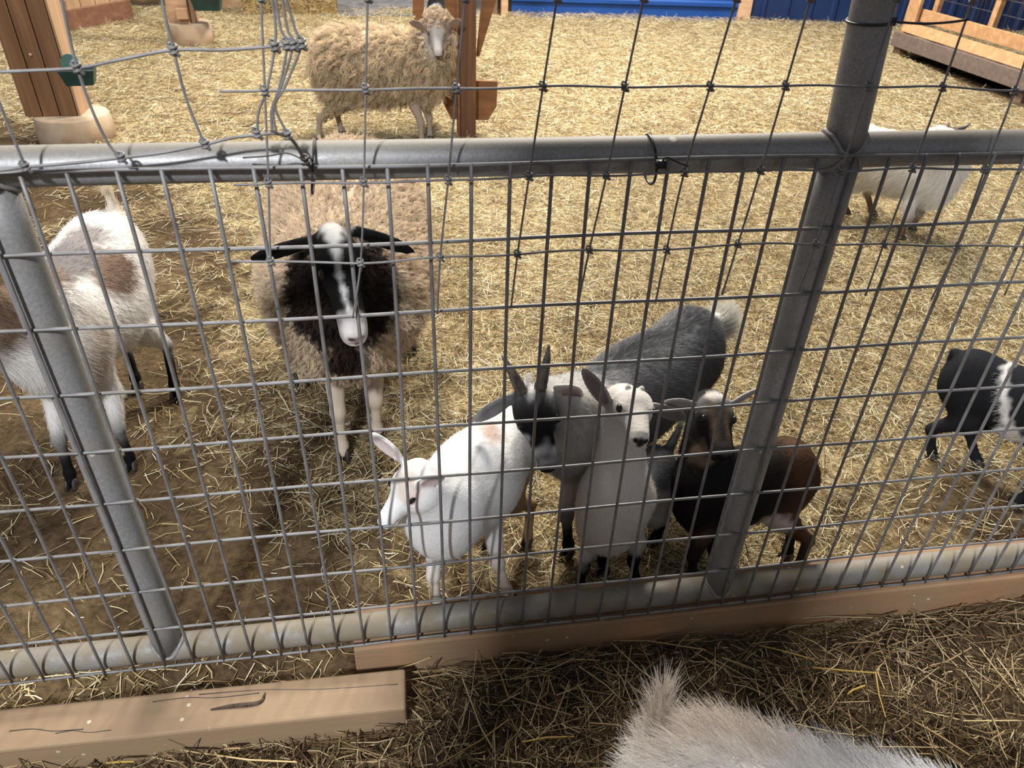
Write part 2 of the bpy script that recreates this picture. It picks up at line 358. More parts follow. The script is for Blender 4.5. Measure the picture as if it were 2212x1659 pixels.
mb = MB(); mb.tube([(px0 - .002, YR, z) for z in np.linspace(ZB, ZT, 12)], RP - .001, 28); weld(mb, (px0, YR, ZB), RP, 1); weld(mb, (px0, YR, ZT), RP, -1); build('post', mb, 'rail_clean', fence, True)
mb = MB(); mb.tube([(px1 + .0 * z, YR, z) for z in np.linspace(ZB, ZT, 12)], RP, 28); weld(mb, (px1, YR, ZB), RP, 1); weld(mb, (px1, YR, ZT), RP, -1); build('post', mb, 'rail_clean', fence, True)
pb, pt = at(1829, 280, YR), at(1890, 2, YR)
d = (pt - pb) / (pt[2] - pb[2])
mb = MB(); mb.tube([pb + d * (z - pb[2]) for z in np.linspace(ZT, 1.75, 14)], RP, 28); weld(mb, (pb[0] - .001, YR, ZT), RP, 1); build('post', mb, 'rail_clean', fence, True)
# welded mesh: upright wires every 2 inches, level wires every 4
WR = .0026; SP = .0508
jx = lambda i: .0010 * math.sin(i * 12.9) ; jz = lambda j: .0012 * math.sin(j * 7.7 + 1)
mb = MB()
for i in range(-13, 66):
    x = i * SP + jx(i); pts = [(x + .0012 * math.sin(i * 3.1 + z * 5), .0012 * math.sin(z * 6 + i), z) for z in np.linspace(1.002, .084, 14)]
    mb.tube(pts, WR, 7)
build('upright_wires', mb, 'wire', fence, True)
mb = MB()
for j in range(10):
    z = 1.0 - j * .1016 + jz(j); y = WR * 1.7 if 0 < j < 9 else .0005
    mb.tube([(x, y, z + .0016 * math.sin(x * 9 + j)) for x in np.linspace(-.75, 3.3, 90)], WR, 7)
build('level_wires', mb, 'wire', fence, True)
for ux, vy, k in ((960, 335, 1), (1280, 337, 2)): pass

# woven field wire, tied in front of the top rail
YW = -.013
def knot(mb, p, s=1.0):
    t = np.linspace(0, 5 * math.pi, 26); a = .0030 * s
    pts = np.stack([p[0] + a * np.cos(t) * 1.1, p[1] + a * np.sin(t), p[2] + .0055 * s * np.linspace(-1, 1, 26)], 1)
    mb.tube(pts, .0014 * s, 5)
    mb.tube([p + np.array([-.005, 0, .004]) * s, p + np.array([.005, -.002, -.005]) * s], .0015 * s, 5)
def smooth_line(P, n=12):
    P = np.asarray(P, float); out = []
    Q = np.concatenate([[2 * P[0] - P[1]], P, [2 * P[-1] - P[-2]]])
    for i in range(1, len(Q) - 2):
        for t in np.linspace(0, 1, n, endpoint=False):
            out.append(.5 * (2 * Q[i] + (Q[i + 1] - Q[i - 1]) * t + (2 * Q[i - 1] - 5 * Q[i] + 4 * Q[i + 1] - Q[i + 2]) * t * t + (3 * Q[i] - Q[i - 1] - 3 * Q[i + 1] + Q[i + 2]) * t ** 3))
    out.append(Q[-2]); return np.array(out)
r190 = [(572, 197), (790, 193), (986, 192), (1173, 187), (1350, 187), (1534, 187), (1697, 185), (1877, 187), (2036, 188), (2192, 196), (2345, 198)]
r380 = [(580, 397), (786, 394), (968, 390), (1143, 381), (1310, 379), (1478, 373), (1643, 368), (1817, 369), (1971, 364), (2127, 366), (2280, 368)]
r545 = [(585, 565), (779, 568), (951, 556), (1118, 549), (1273, 540), (1440, 540), (1594, 527), (1762, 528), (1909, 528), (2068, 531), (2216, 531)]
ends = [(598, 672), (762, 690), (945, 681), (1105, 668), (1250, 660), (1418, 656), (1562, 640), (1728, 632), (1872, 642), (2015, 650), (2174, 640)]
tops = [(556, -25), (792, -25), (998, -25), (1195, -25), (1388, -25), (1590, -25), (1757, -25), (1945, -25), (2098, -25), (2262, -25), (2420, -25)]
ff = empty('field_fence', at(1350, 187, YW), 'knotted woven field wire tied across the top rail, over the sheep and bright straw', 'wire fence')
w = lambda q: at(q[0], q[1], YW)
mbk = MB()
rtop = [(a[0] + (a[0] - b[0]) * 1.02, -6 + (3 if i > 7 else 0)) for i, (a, b) in enumerate(zip(r190, r380))]
rtop2 = [(a[0] + (a[0] - b[0]) * 1.1, -215) for a, b in zip(rtop, r190)]
for k, row in enumerate((r190, r380, r545, rtop, rtop2)):
    P = [w(q) for q in row]
    P = ([w((474, 196))] if k == 0 else [w((505, 398))] if k == 1 else [w((500, 563))] if k == 2 else []) + P
    P.append(P[-1] + (P[-1] - P[-2]) * 1.0); P.append(P[-1] + (P[-1] - P[-2]) * .9)
    P = smooth_line(P, 8); P[:, 2] += .0008 * np.sin(P[:, 0] * 40)
    mb = MB(); mb.tube(P, .0015, 6); build('line_wire', mb, 'wire', ff, True)
    for q in row:
        mk = MB(); knot(mk, w(q)); build('knot', mk, 'wire', ff, True)
for q0, q1, q2, q3, q4 in zip(rtop2, r190, r380, r545, ends):
    P = smooth_line([w(q0), w(q1), w(q2), w(q3), w(q4) + np.array([0, .004, 0])], 10)
    mb = MB(); mb.tube(P, .0014, 6); build('stay_wire', mb, 'wire', ff, True)
ff2 = empty('field_fence', at(300, 200, YW), 'loose cut end of woven field wire with bunched strands, over the timber post', 'wire fence')
mbk = MB()
for row in ([(-60, 158), (60, 153), (167, 147), (270, 127), (375, 108), (480, 108), (594, 100), (620, 97), (634, 97), (654, 95)], [(-60, 372), (0, 368), (55, 361), (160, 352), (262, 341), (350, 330), (443, 312), (500, 298), (560, 291), (590, 288), (628, 292)]):
    mb = MB(); mb.tube(smooth_line([w(q) for q in row], 8), .0018, 6); build('line_wire', mb, 'wire', ff2, True)
for st in ([(-35, 120), (0, 225), (30, 300), (55, 361)], [(128, -25), (148, 70), (167, 147), (200, 240), (234, 310), (262, 341)], [(345, -25), (358, 40), (375, 108), (398, 200), (424, 270), (443, 312)],
           [(584, -25), (594, 40), (594, 100), (577, 190), (558, 245), (556, 289)], [(592, -25), (606, 60), (620, 97), (604, 185), (587, 240), (588, 288)], [(607, -25), (620, 60), (633, 97), (608, 185), (590, 240), (598, 290)], [(612, -25), (638, 65), (652, 95), (614, 190), (594, 230), (622, 292)]):
    mb = MB(); mb.tube(smooth_line([w(q) for q in st], 10), .0016, 6); build('stay_wire', mb, 'wire', ff2, True)
    for q in st[1:]:
        if q in ((167, 147), (375, 108), (594, 100), (620, 97), (633, 97), (652, 95), (55, 361), (262, 341), (443, 312), (556, 289), (622, 292)): mk = MB(); knot(mk, w(q), 1.15); build('knot', mk, 'wire', ff2, True)
# ties
def ring(mb, c, axis, r, rt, t0=0, t1=2 * math.pi, n=28):
    axis = unit(axis); x = unit(np.cross(axis, (0.3, .5, .8))); y = np.cross(axis, x)
    t = np.linspace(t0, t1, n); mb.tube([np.asarray(c) + r * (math.cos(a) * x + math.sin(a) * y) for a in t], rt, 6)
pc = pb + d * (at(1890, 45, YR)[2] - pb[2])
t = empty('cable_tie', pc, 'black cable tie round the upright pipe with a long loose tail', 'cable tie')
mb = MB(); ring(mb, pc, d, RP + .0015, .0018); build('loop', mb, 'black_plastic', t, True)
h0 = at(1925, 46, YR - .02); mb = MB(); mb.box(h0, (.010, .007, .009)); mb.tube(smooth_line([h0, at(1990, 51, 0), at(2050, 48, -.01), at(2092, 42, -.015)], 8), [.0016] * 25, 6); build('tail', mb, 'black_plastic', t, True)
xc = at(1402, 330, YR)[0]; tc_ = np.array([xc, YR - .004, ZT - .006])
t = empty('cable_tie', tc_, 'black cable tie holding the woven wire to the top rail', 'cable tie')
mb = MB(); ring(mb, tc_, (1, 0, .12), RR + .0075, .0019); build('loop', mb, 'black_plastic', t, True)
h0 = np.array([xc + .001, -.013, ZT + .002]); mb = MB(); mb.box(h0, (.012, .008, .009)); mb.tube(smooth_line([h0, at(1440, 340, -.016), at(1463, 350, -.018), at(1487, 359, -.016)], 8), .0014, 6); build('tail', mb, 'black_plastic', t, True)
xc = at(676, 340, YR)[0]; tc_ = np.array([xc, YR - .004, ZT - .006])
t = empty('wire_tie', tc_, 'dark twisted wire tie round the top rail above the black-faced sheep', 'wire tie')
mb = MB(); ring(mb, tc_, (1, 0, -.15), RR + .0085, .0016); build('loop', mb, 'rusty_wire', t, True)
h0 = np.array([xc - .004, -.016, ZT + .016]); mb = MB(); knot(mb, h0, 1.2); mb.tube(smooth_line([h0, at(630, 301, -.016), at(600, 288, -.014), at(585, 281, -.012)], 8), .0020, 6); mb.tube(smooth_line([h0, at(620, 331, -.016), at(580, 337, -.014), at(525, 341, -.006)], 8), .0010, 5); build('tail', mb, 'rusty_wire', t, True)
xc = at(2, 395, YR)[0]
t = empty('wire_tie', (xc, YR, ZT), 'dark wire tie at the rail end beside the left pipe post', 'wire tie')
mb = MB(); ring(mb, (xc, YR - .003, ZT - .004), (1, .1, -.35), RR + .006, .003); build('loop', mb, 'rusty_wire', t, True)

# timbers
mb = MB(); mb.hexa([(.335, -.002, -.03), (3.4, -.012, -.03), (3.4, .098, -.03), (.335, .098, -.03)], [(.335, .000, ZB - RR - .0035), (3.4, -.010, ZB - RR - .0035), (3.4, .098, ZB - RR - .0035), (.335, .098, ZB - RR - .0035)])
props(build('sill_timber', mb, 'sill_wood', bevel=.004, origin=(1.8, .045, 0)), 'long reddish brown square timber under the bottom pipe rail', 'timber')
mb = MB(); mb.hexa([(-1.2, -.085, -.03), (.428, -.125, -.03), (.430, -.040, -.03), (-1.2, -.005, -.03)], [(-1.2, -.085, .057), (.428, -.124, .059), (.430, -.041, .058), (-1.2, -.007, .055)])
bt = props(build('ground_beam', mb, 'beam_wood', bevel=.005, origin=(-.3, -.07, 0)), 'pale weathered timber beam lying on the ground in front of the fence', 'timber')
q = gr(548, 1517, .0585); mb = MB()
pts = [gr(455, 1533, .0585), gr(500, 1526, .0585), gr(560, 1518, .0585), gr(573, 1497, .0585)]
mb.tube(smooth_line(pts, 6), [.0015 + .0030 * math.sin(math.pi * i / 18) for i in range(19)], 6); build('bark_scar', mb, 'bark', bt, True)
for u0, v0, u1, v1 in ((20, 1579, 180, 1575), (120, 1584, 240, 1577), (330, 1516, 560, 1497), (430, 1500, 860, 1478)):
    p0, p1 = gr(u0, v0, .0585), gr(u1, v1, .0585); mb = MB(); mb.tube(smooth_line([p0, p0 * .7 + p1 * .3 + [0, .003, -.0006], p0 * .4 + p1 * .6 + [0, -.002, -.0004], p1], 8) - [0, 0, .0003], .0008, 5); build('crack', mb, 'hoof', bt, True)

# ------------------------------------------------------------------ things at the back of the pen
def footing(mb, c, r, h): mb.lathe((c[0], c[1], 0), [(r * 1.04, -.05), (r * 1.02, h * .5), (r * .985, h * .93), (r * .95, h), (r * .5, h + .002)], 36)
# timber post on a round footing
fc = np.array([-1.205, 3.50, 0]); t = empty('barn_post', fc, 'thick brown built-up timber post on a round concrete footing', 'post')
mb = MB(); footing(mb, fc, .185, .125); build('footing', mb, 'concrete', t, True)
y0 = 3.42; xa, xb = at(60, 266, y0)[0], at(172, 264, y0)[0]; h = 2.4
mb = MB(); n = 3
for i in range(n):
    a, b2 = xa + (xb - xa) * i / n, xa + (xb - xa) * (i + 1) / n - .004
    mb.box(((a + b2) / 2, y0 + .085 + .002 * i, .126 + h / 2), (b2 - a, .17, h))
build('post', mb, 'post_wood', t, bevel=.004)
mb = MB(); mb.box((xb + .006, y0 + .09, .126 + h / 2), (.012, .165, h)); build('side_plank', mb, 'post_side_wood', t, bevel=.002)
p = at(66, 118, y0 - .002); mb = MB(); mb.tube([p, p + [0, -.008, 0]], .007, 12); build('screw', mb, 'concrete', t, True)
# green mineral tray on the post
tc_ = at(178, 160, 3.36); t = empty('mineral_feeder', tc_, 'small dark green mineral tray screwed to the timber post', 'feeder')
def tub(mb, c, top, bot, h, wall, R=None):
    R = np.eye(3) if R is None else R
    def q(sx, sy, z, ins=0): return [np.asarray(c) + R @ np.array([a * (sx / 2 - ins), b2 * (sy / 2 - ins), z]) for a, b2 in ((-1, -1), (1, -1), (1, 1), (-1, 1))]
    V = q(*bot, 0) + q(*top, h) + q(*top, h, wall) + q(*bot, wall, wall)
    mb.add(np.array(V), [(3, 2, 1, 0)] + [(i, (i + 1) % 4, 4 + (i + 1) % 4, 4 + i) for i in range(4)] + [(4 + i, 4 + (i + 1) % 4, 8 + (i + 1) % 4, 8 + i) for i in range(4)] + [(8 + i, 8 + (i + 1) % 4, 12 + (i + 1) % 4, 12 + i) for i in range(4)] + [(12, 13, 14, 15)])
Rz = lambda a: np.array([[math.cos(a), -math.sin(a), 0], [math.sin(a), math.cos(a), 0], [0, 0, 1]])
bc = at(176, 182, 3.35); mb = MB(); tub(mb, bc, (.165, .10), (.125, .075), .075, .006, Rz(.12)); build('tray', mb, 'green_plastic', t, bevel=.003)
mb = MB(); bpnt = at(153, 140, 3.415)
mb.prism([bpnt + np.array([.048 * math.cos(a), 0, .052 * math.sin(a)]) for a in np.linspace(-.35, math.pi + .35, 18)], (0, .008, 0)); build('back_plate', mb, 'green_metal', t, bevel=.001)
# second post further back, with its footing, block and green bucket
fc = (gr(362, 100) + gr(455, 103)) / 2 + [0, .16, 0]
t = empty('barn_post', fc, 'far timber post on a pale square-edged concrete footing', 'post')
mb = MB(); footing(mb, fc, .165, .16); build('footing', mb, 'concrete', t, True)
mb = MB(); xa, xb = at(366, 52, fc[1] - .09)[0], at(412, 52, fc[1] - .09)[0]; mb.box(((xa + xb) / 2, fc[1] - .01, 1.2), (xb - xa, .16, 2.1)); build('post', mb, 'pale_wood', t, bevel=.004)
mb = MB(); mb.box((xb + .022, fc[1] - .0, 1.2), (.03, .14, 2.1)); build('side_plank', mb, 'stall_wood', t, bevel=.003)
p = at(394, 29, fc[1] - .13); mb = MB(); mb.box(p, (.085, .07, .075)); build('block', mb, 'pale_wood', t, bevel=.004)
p = at(440, 12, fc[1] - .12); t = empty('feed_bucket', p, 'dark green plastic feed bucket hung on the far timber post', 'bucket')
mb = MB(); tub(mb, p + np.array([.03, 0, -.03]), (.25, .15), (.19, .11), .15, .006); build('bucket', mb, 'green_plastic', t, bevel=.004)
mb = MB(); ring(mb, p + np.array([.03, 0, .10]), (0, 1, 0), .12, .004, 0, math.pi); build('handle', mb, 'galvanized', t, True)
# stall partition, left
a, b2 = gr(128, 72), gr(287, 44)
t = empty('stall_partition', (a + b2) / 2, 'wooden stall side with a red-brown kick board at the bottom', 'stall wall')
mb = MB(); mb.board(a + [0, 0, .075], b2 + [0, 0, .085], .17, .035, (0, 0, 1)); build('kick_board', mb, 'red_board', t, bevel=.005)
dd = unit(b2 - a); nn = np.array([-dd[1], dd[0], 0]); k = 0
for s0 in np.arange(0, np.linalg.norm(b2 - a) - .05, .145):
    c = a + dd * (s0 + .07) + nn * .035; mb = MB(); mb.board(c + [0, 0, .05], c + [0, 0, 1.2], .138, .025, dd); build('plank', mb, 'stall_wood', t, bevel=.003)
mb = MB(); mb.board(b2 + nn * .06 + [0, 0, -.02], b2 + nn * .06 + [0, 0, 1.3], .09, .07, dd); build('end_post', mb, 'post_wood', t, bevel=.004)
p = at(140, -2, a[1] - .25); t = empty('feed_scoop', p, 'tan round feed pan hooked on the wooden stall side', 'feed pan')
mb = MB(); q = a + dd * .06 - nn * .05; q[2] = p[2] + .03; mb.tube([q + nn * .01, q - nn * .05], [.07, .085], 24); build('pan', mb, 'pale_wood', t, True, .004)
# concrete block and low wall pieces left
p = gr(475, 20); mb = MB(); mb.box(p + [.10, .1, .04], (.36, .14, .12)); props(build('wooden_block', mb, 'pale_wood', bevel=.006, origin=p), 'low pale wooden block lying beside the straw bale', 'block')
p = gr(10, 106); mb = MB(); mb.box(p + [-.28, .3, .2], (.5, .5, .44)); props(build('concrete_block', mb, 'concrete', bevel=.02, origin=p), 'pale concrete block at the far left edge behind the timber post', 'block')
# straw bale
a, b2 = gr(560, 34), gr(728, 34); d2 = unit(b2 - a); n2 = np.array([-d2[1], d2[0], 0]); L = np.linalg.norm(b2 - a) + .15
bo = a - d2 * .15
t = empty('straw_bale', bo + d2 * L / 2 + n2 * .22, 'rectangular golden straw bale behind the standing sheep', 'bale')
mb = MB(); mb.hexa([bo + [0, 0, -.01], bo + d2 * L + [0, 0, -.01], bo + d2 * L + n2 * .44 + [0, 0, -.01], bo + n2 * .44 + [0, 0, -.01]], [bo + [0, 0, .36], bo + d2 * L + [0, 0, .36], bo + d2 * L + n2 * .44 + [0, 0, .36], bo + n2 * .44 + [0, 0, .36]])
plain('bale', lin((196, 164, 100)), .8, 0, (50, lin((140, 108, 58)), .4, .65), .02)
build('core', mb, 'bale', t, bevel=.02)
bale_frame = (bo, d2, n2, L)
for s0 in (.3, .7):
    c = bo + d2 * L * s0; mb = MB(); mb.tube([c + n2 * .44 + [0, 0, .364], c + [0, 0, .364], c - n2 * .006 + [0, 0, .36], c - n2 * .006], .003, 5); build('twine', mb, 'black_plastic', t, True)

# hay rack on the centre post
yc = 3.36; xa, xb = at(1001, 120, yc)[0], at(1035, 120, yc)[0]; xm = (xa + xb) / 2 - .016
t = empty('hay_rack', (xm, yc + .05, 0), 'brown timber post carrying V-shaped rack boards and a cut-corner board near the floor', 'hay rack')
mb = MB(); mb.box((xm, yc + .045, .8), (xb - xa, .09, 1.7)); build('post', mb, 'dark_post_wood', t, bevel=.003)
mb = MB(); mb.box((xm - (xb - xa) / 2 - .008, yc + .06, .8), (.014, .08, 1.7)); build('side_strip', mb, 'rack_wood', t, bevel=.002)
def panel(name, uv, y, th, m): 
    mb = MB(); mb.prism([at(u, v, y) for u, v in uv], (0, th, 0)); return build(name, mb, m, t, bevel=.002)
panel('end_board', [(962, 172), (1075, 176), (1073, 231), (1054, 260), (975, 258), (957, 222)], yc + .093, .022, 'rack_wood')
ty = yc + .093
panel('rack_board', [(1036, 122), (1029, 122), (1045, -40), (1084, -40)], ty, .024, 'rack_wood')
panel('rack_board', [(1001, 168), (992, 160), (955, -40), (1004, -40)], ty, .024, 'rack_wood')
q0, q1 = at(992, 170, ty + .03), at(975, 95, ty + .03); mb = MB(); mb.board(q0, q1 + [-.02, 0, .05], .014, .6, (1, 0, 0)); 
mb = MB(); mb.hexa([q0, q0 + [.014, 0, 0], q0 + [.014, .3, 0], q0 + [0, .3, 0]], [q1, q1 + [.014, 0, 0], q1 + [.014, .3, 0], q1 + [0, .3, 0]]); build('slant_board', mb, 'pale_wood', t, bevel=.002)
for fx in (0, 1):
    c = np.array([xm, ty + .78, 0]); 
mb = MB(); mb.box((xm, ty + .92, .8), (.085, .085, 1.7)); build('post', mb, 'dark_post_wood', t, bevel=.003)
mb = MB(); q0 = at(903, 33, ty + .86); q1 = at(905, -30, ty + .86); mb.board(q0, q1, .07, .022, (1, 0, 0)); mb.board(at(903, 33, ty + .86), at(1000, 178, ty + .9), .07, .022, (1, 0, .4)); build('rack_board', mb, 'rack_wood', t, bevel=.002)

# wooden hay feeder with wire squares, right
fa, d2, n2 = FA, FD, FN
L = 2.6
t = empty('hay_feeder', fa + d2 * .6, 'orange-brown wooden hay feeder with wire squares and a low plank tray', 'hay feeder')
fp = lambda s0, n, z: fa + d2 * s0 + n2 * n + np.array([0, 0, z])
zb = at(1924, 88, fa[1])[2]
mb = MB(); mb.board(fp(-.04, 0, zb + .015), fp(L, 0, zb + .015), .115, .03, (0, 0, 1)); build('fascia', mb, 'feeder_dark', t, bevel=.003)
mb = MB(); mb.board(fp(.0, .045, zb + .115), fp(L, .045, zb + .115), .085, .022, n2 * .35 + np.array([0, 0, .9])); build('tray_board', mb, 'feeder_wood', t, bevel=.003)
mb = MB(); mb.board(fp(-.02, .12, zb + .215), fp(L, .12, zb + .215), .095, .03, (0, 0, 1)); build('rail_board', mb, 'feeder_wood', t, bevel=.003)
mb = MB(); mb.board(fp(.02, .07, zb + .05), fp(.02, .07, zb + 1.1), .15, .03, d2); build('corner_board', mb, 'feeder_wood', t, bevel=.003)
mb = MB(); mb.hexa([fp(-.04, .02, zb - .03), fp(L, .02, zb - .03), fp(L, .60, zb - .03), fp(-.04, .60, zb - .03)], [fp(-.04, .02, zb - .01), fp(L, .02, zb - .01), fp(L, .60, zb - .01), fp(-.04, .60, zb - .01)]); build('floor_board', mb, 'feeder_dark', t)
for s0, nn_ in ((.02, .06), (.02, .56), (1.5, .06), (1.5, .56)):
    mb = MB(); mb.board(fp(s0, nn_, -.03), fp(s0, nn_, zb), .09, .08, d2); build('leg', mb, 'wall_wood', t, bevel=.003)
for s0 in (.12, .80, 1.5):
    mb = MB(); mb.board(fp(s0, .21, zb + .17), fp(s0, .21, zb + 1.1), .08 if s0 < .1 else .055, .045, d2); build('upright', mb, 'feeder_wood', t, bevel=.003)
mb = MB()
for s0 in np.arange(.08, 2.5, .10): mb.tube([fp(s0, .235, zb + .2), fp(s0, .235, zb + 1.05)], .0025, 5)
for z in np.arange(.24, 1.05, .10): mb.tube([fp(.03, .238, zb + z), fp(L, .238, zb + z)], .0025, 5)
build('wire_squares', mb, 'galvanized', t, True)
mb = MB()
for s0 in np.arange(.08, 2.5, .10): mb.tube([fp(s0, .55, zb + .1), fp(s0 + .25, .235, zb + 1.05)], .0025, 5)
build('slant_wires', mb, 'galvanized', t, True)

# ------------------------------------------------------------------ animals: smooth-blended bodies with fur
UP = np.array([0, 0, 1.0])
def frame(f, up):                     # columns: forward, left, up
    f = unit(f); l = unit(np.cross(up, f)); return np.stack([f, l, np.cross(f, l)], 1)
class Beast:
    def __init__(s, vox): s.vox = vox; s.P = []; s.paints = []
    def cone(s, a, b, ra, rb, k=.02, flat=1.0, ax=None, col=0, fl=None, hl=.01, sub=False):
        a, b = np.asarray(a, float), np.asarray(b, float); ax = unit(ax) if ax is not None else None
        def fn(p):
            q = p - a; w = b - a
            if ax is not None:
                q = q + (q @ ax)[..., None] * ax * (1 / flat - 1); w = w + (w @ ax) * ax * (1 / flat - 1)
            t = np.clip((q @ w) / (w @ w + 1e-12), 0, 1)
            return (np.linalg.norm(q - t[..., None] * w, axis=-1) - (ra + t * (rb - ra))) * min(1, flat)
        r = max(ra, rb) * max(1, flat)
        s.P.append(dict(fn=fn, lo=np.minimum(a, b) - r, hi=np.maximum(a, b) + r, k=k, col=col, fl=(unit(b - a) if fl is None else unit(fl)), hl=hl, sub=sub))
    def ell(s, c, r, R=None, k=.02, col=0, fl=(0, 0, -1), hl=.01, sub=False):
        c = np.asarray(c, float); r = np.asarray(r, float); R = np.eye(3) if R is None else R
        def fn(p):
            q = (p - c) @ R; k0 = np.linalg.norm(q / r, axis=-1); k1 = np.linalg.norm(q / r ** 2, axis=-1) + 1e-9
            return k0 * (k0 - 1) / k1
        e = np.abs(R) @ r
        s.P.append(dict(fn=fn, lo=c - e, hi=c + e, k=k, col=col, fl=unit(fl), hl=hl, sub=sub))
    def paint(s, c, r, col, R=None, soft=.012, ragged=.006, hl=None, seg=None):
        s.paints.append((np.asarray(c, float), r, None if R is None else R, np.asarray(col, float), soft, ragged, hl, seg))
    def mesh(s):
        vx = s.vox
        lo = np.min([p['lo'] for p in s.P], 0) - 4 * vx; hi = np.max([p['hi'] for p in s.P], 0) + 4 * vx
        n = np.ceil((hi - lo) / vx).astype(int) + 1
        D = np.full(n, 1.0, np.float32)
        ax = [lo[i] + vx * np.arange(n[i]) for i in range(3)]
        for p in s.P:
            pad = p['k'] + 3 * vx
            i0 = np.maximum(np.floor((p['lo'] - pad - lo) / vx).astype(int), 0); i1 = np.minimum(np.ceil((p['hi'] + pad - lo) / vx).astype(int) + 1, n)
            sl = tuple(slice(a, b) for a, b in zip(i0, i1))
            G = np.stack(np.meshgrid(*[ax[i][sl[i]] for i in range(3)], indexing='ij'), -1)
            d = p['fn'](G); c = D[sl]; k = p['k']
            if p['sub']:
                h = np.clip(.5 - .5 * (c + d) / k, 0, 1); D[sl] = c * (1 - h) - d * h + k * h * (1 - h)
            else:
                h = np.clip(.5 + .5 * (c - d) / k, 0, 1); D[sl] = c * (1 - h) + d * h - k * h * (1 - h)
        S = D < 0
        m = np.zeros(np.array(n) - 1, np.int8)
        for o in np.ndindex(2, 2, 2): m += S[tuple(slice(a, n[i] - 1 + a) for i, a in enumerate(o))]
        idx = np.argwhere((m > 0) & (m < 8))
        cv = {o: D[idx[:, 0] + o[0], idx[:, 1] + o[1], idx[:, 2] + o[2]] for o in np.ndindex(2, 2, 2)}
        acc = np.zeros((len(idx), 3)); cnt = np.zeros(len(idx))
        for a in range(3):
            for o in np.ndindex(2, 2, 2):
                if o[a]: continue
                o2 = list(o); o2[a] = 1; d0, d1 = cv[o], cv[tuple(o2)]; c = (d0 < 0) != (d1 < 0)
                t = np.where(c, d0 / np.where(c, d0 - d1, 1), 0); pt = np.repeat(np.array(o, float)[None], len(idx), 0); pt[:, a] = t
                acc += pt * c[:, None]; cnt += c
        V = lo + vx * (idx + acc / cnt[:, None])
        vid = np.full(np.array(n) - 1, -1, np.int64); vid[tuple(idx.T)] = np.arange(len(idx))
        F = []
        for a in range(3):
            b, c = (a + 1) % 3, (a + 2) % 3
            s0 = [slice(None)] * 3; s1 = [slice(None)] * 3; s0[a] = slice(0, -1); s1[a] = slice(1, None)
            A, Bm = S[tuple(s0)], S[tuple(s1)]
            e = np.argwhere(A != Bm); e = e[(e[:, b] > 0) & (e[:, c] > 0) & (e[:, b] < n[b] - 1) & (e[:, c] < n[c] - 1)]
            inside = A[tuple(e.T)]
            q = []
            for db, dc in ((0, 0), (-1, 0), (-1, -1), (0, -1)):
                g = e.copy(); g[:, b] += db; g[:, c] += dc; q.append(vid[tuple(g.T)])
            q = np.stack(q, 1); q = np.where(inside[:, None], q, q[:, ::-1]); F.append(q)
        F = np.concatenate(F); F = F[(F >= 0).all(1)]
        for _ in range(2):                                   # light relaxation
            sm = np.zeros_like(V); c = np.zeros(len(V))
            for i in range(4):
                j = (i + 1) % 4
                np.add.at(sm, F[:, i], V[F[:, j]]); np.add.at(sm, F[:, j], V[F[:, i]]); np.add.at(c, F[:, i], 1); np.add.at(c, F[:, j], 1)
            V = V * .5 + .5 * sm / np.maximum(c, 1)[:, None]
        s.V, s.F = V, F
        fn = np.cross(V[F[:, 2]] - V[F[:, 0]], V[F[:, 3]] - V[F[:, 1]]); Nv = np.zeros_like(V)
        for i in range(4): np.add.at(Nv, F[:, i], fn)
        s.Nv = Nv / (np.linalg.norm(Nv, axis=1, keepdims=True) + 1e-12)
    def look(s, V, cols):
        ds = np.stack([p['fn'](V) for p in s.P if not p['sub']], 1); ps = [p for p in s.P if not p['sub']]
        w = np.exp(-(ds - ds.min(1, keepdims=True)) / .010); w /= w.sum(1, keepdims=True)
        col = w @ np.array([cols[p['col']] for p in ps]); fl = w @ np.array([p['fl'] for p in ps]); hl = w @ np.array([p['hl'] for p in ps])
        for c, r, R, pc, soft, rag, h, seg in s.paints:
            rel = V - c
            if seg is not None:
                wv = seg - c; t = np.clip((rel @ wv) / (wv @ wv), 0, 1); d = np.linalg.norm(rel - t[:, None] * wv, axis=1) - (r if np.isscalar(r) else r[0] + t * (r[1] - r[0]))
            else:
                q = rel if R is None else rel @ R
                if np.isscalar(r): d = np.linalg.norm(q, axis=1) - r
                else: k0 = np.linalg.norm(q / r, axis=1); k1 = np.linalg.norm(q / np.asarray(r, float) ** 2, axis=1) + 1e-9; d = k0 * (k0 - 1) / k1
            d = d + rag * (np.sin(V[:, 0] * 210 + 2 * np.sin(V[:, 2] * 130)) + np.sin(V[:, 2] * 190 + V[:, 1] * 150) + np.sin(V[:, 1] * 240)) / 2
            f = np.clip(.5 - d / (2 * soft), 0, 1); f = f * f * (3 - 2 * f)
            col = col * (1 - f[:, None]) + pc * f[:, None]
            if h is not None: hl = hl * (1 - f) + h * f
        return col, fl, hl
    def make(s, name, label, cat, loc, cols, nhair, thick=.0004, lift=.35, mess=.22, lock=0, curl=0.0, group=None, body_dark=.85, seg=4, sag=.3, short=0):
        cols = [np.asarray(c, float) for c in cols]
        s.mesh(); root = empty(name, loc, label, cat, group); loc = np.asarray(loc, float)
        V, F = s.V, s.F; col, fl, hl = s.look(V, cols)
        me = bpy.data.meshes.new('body'); me.vertices.add(len(V)); me.vertices.foreach_set('co', (V - loc).ravel())
        me.loops.add(F.size); me.loops.foreach_set('vertex_index', F.ravel()); me.polygons.add(len(F)); me.polygons.foreach_set('loop_start', np.arange(len(F)) * 4)
        me.update(calc_edges=True); me.polygons.foreach_set('use_smooth', np.ones(len(F), bool))
        a = me.attributes.new('col', 'FLOAT_COLOR', 'POINT'); a.data.foreach_set('color', np.concatenate([col * body_dark, np.ones((len(V), 1))], 1).astype(np.float32).ravel())
        me.materials.append(MAT['hide']); link('body', me, root); s.root = root
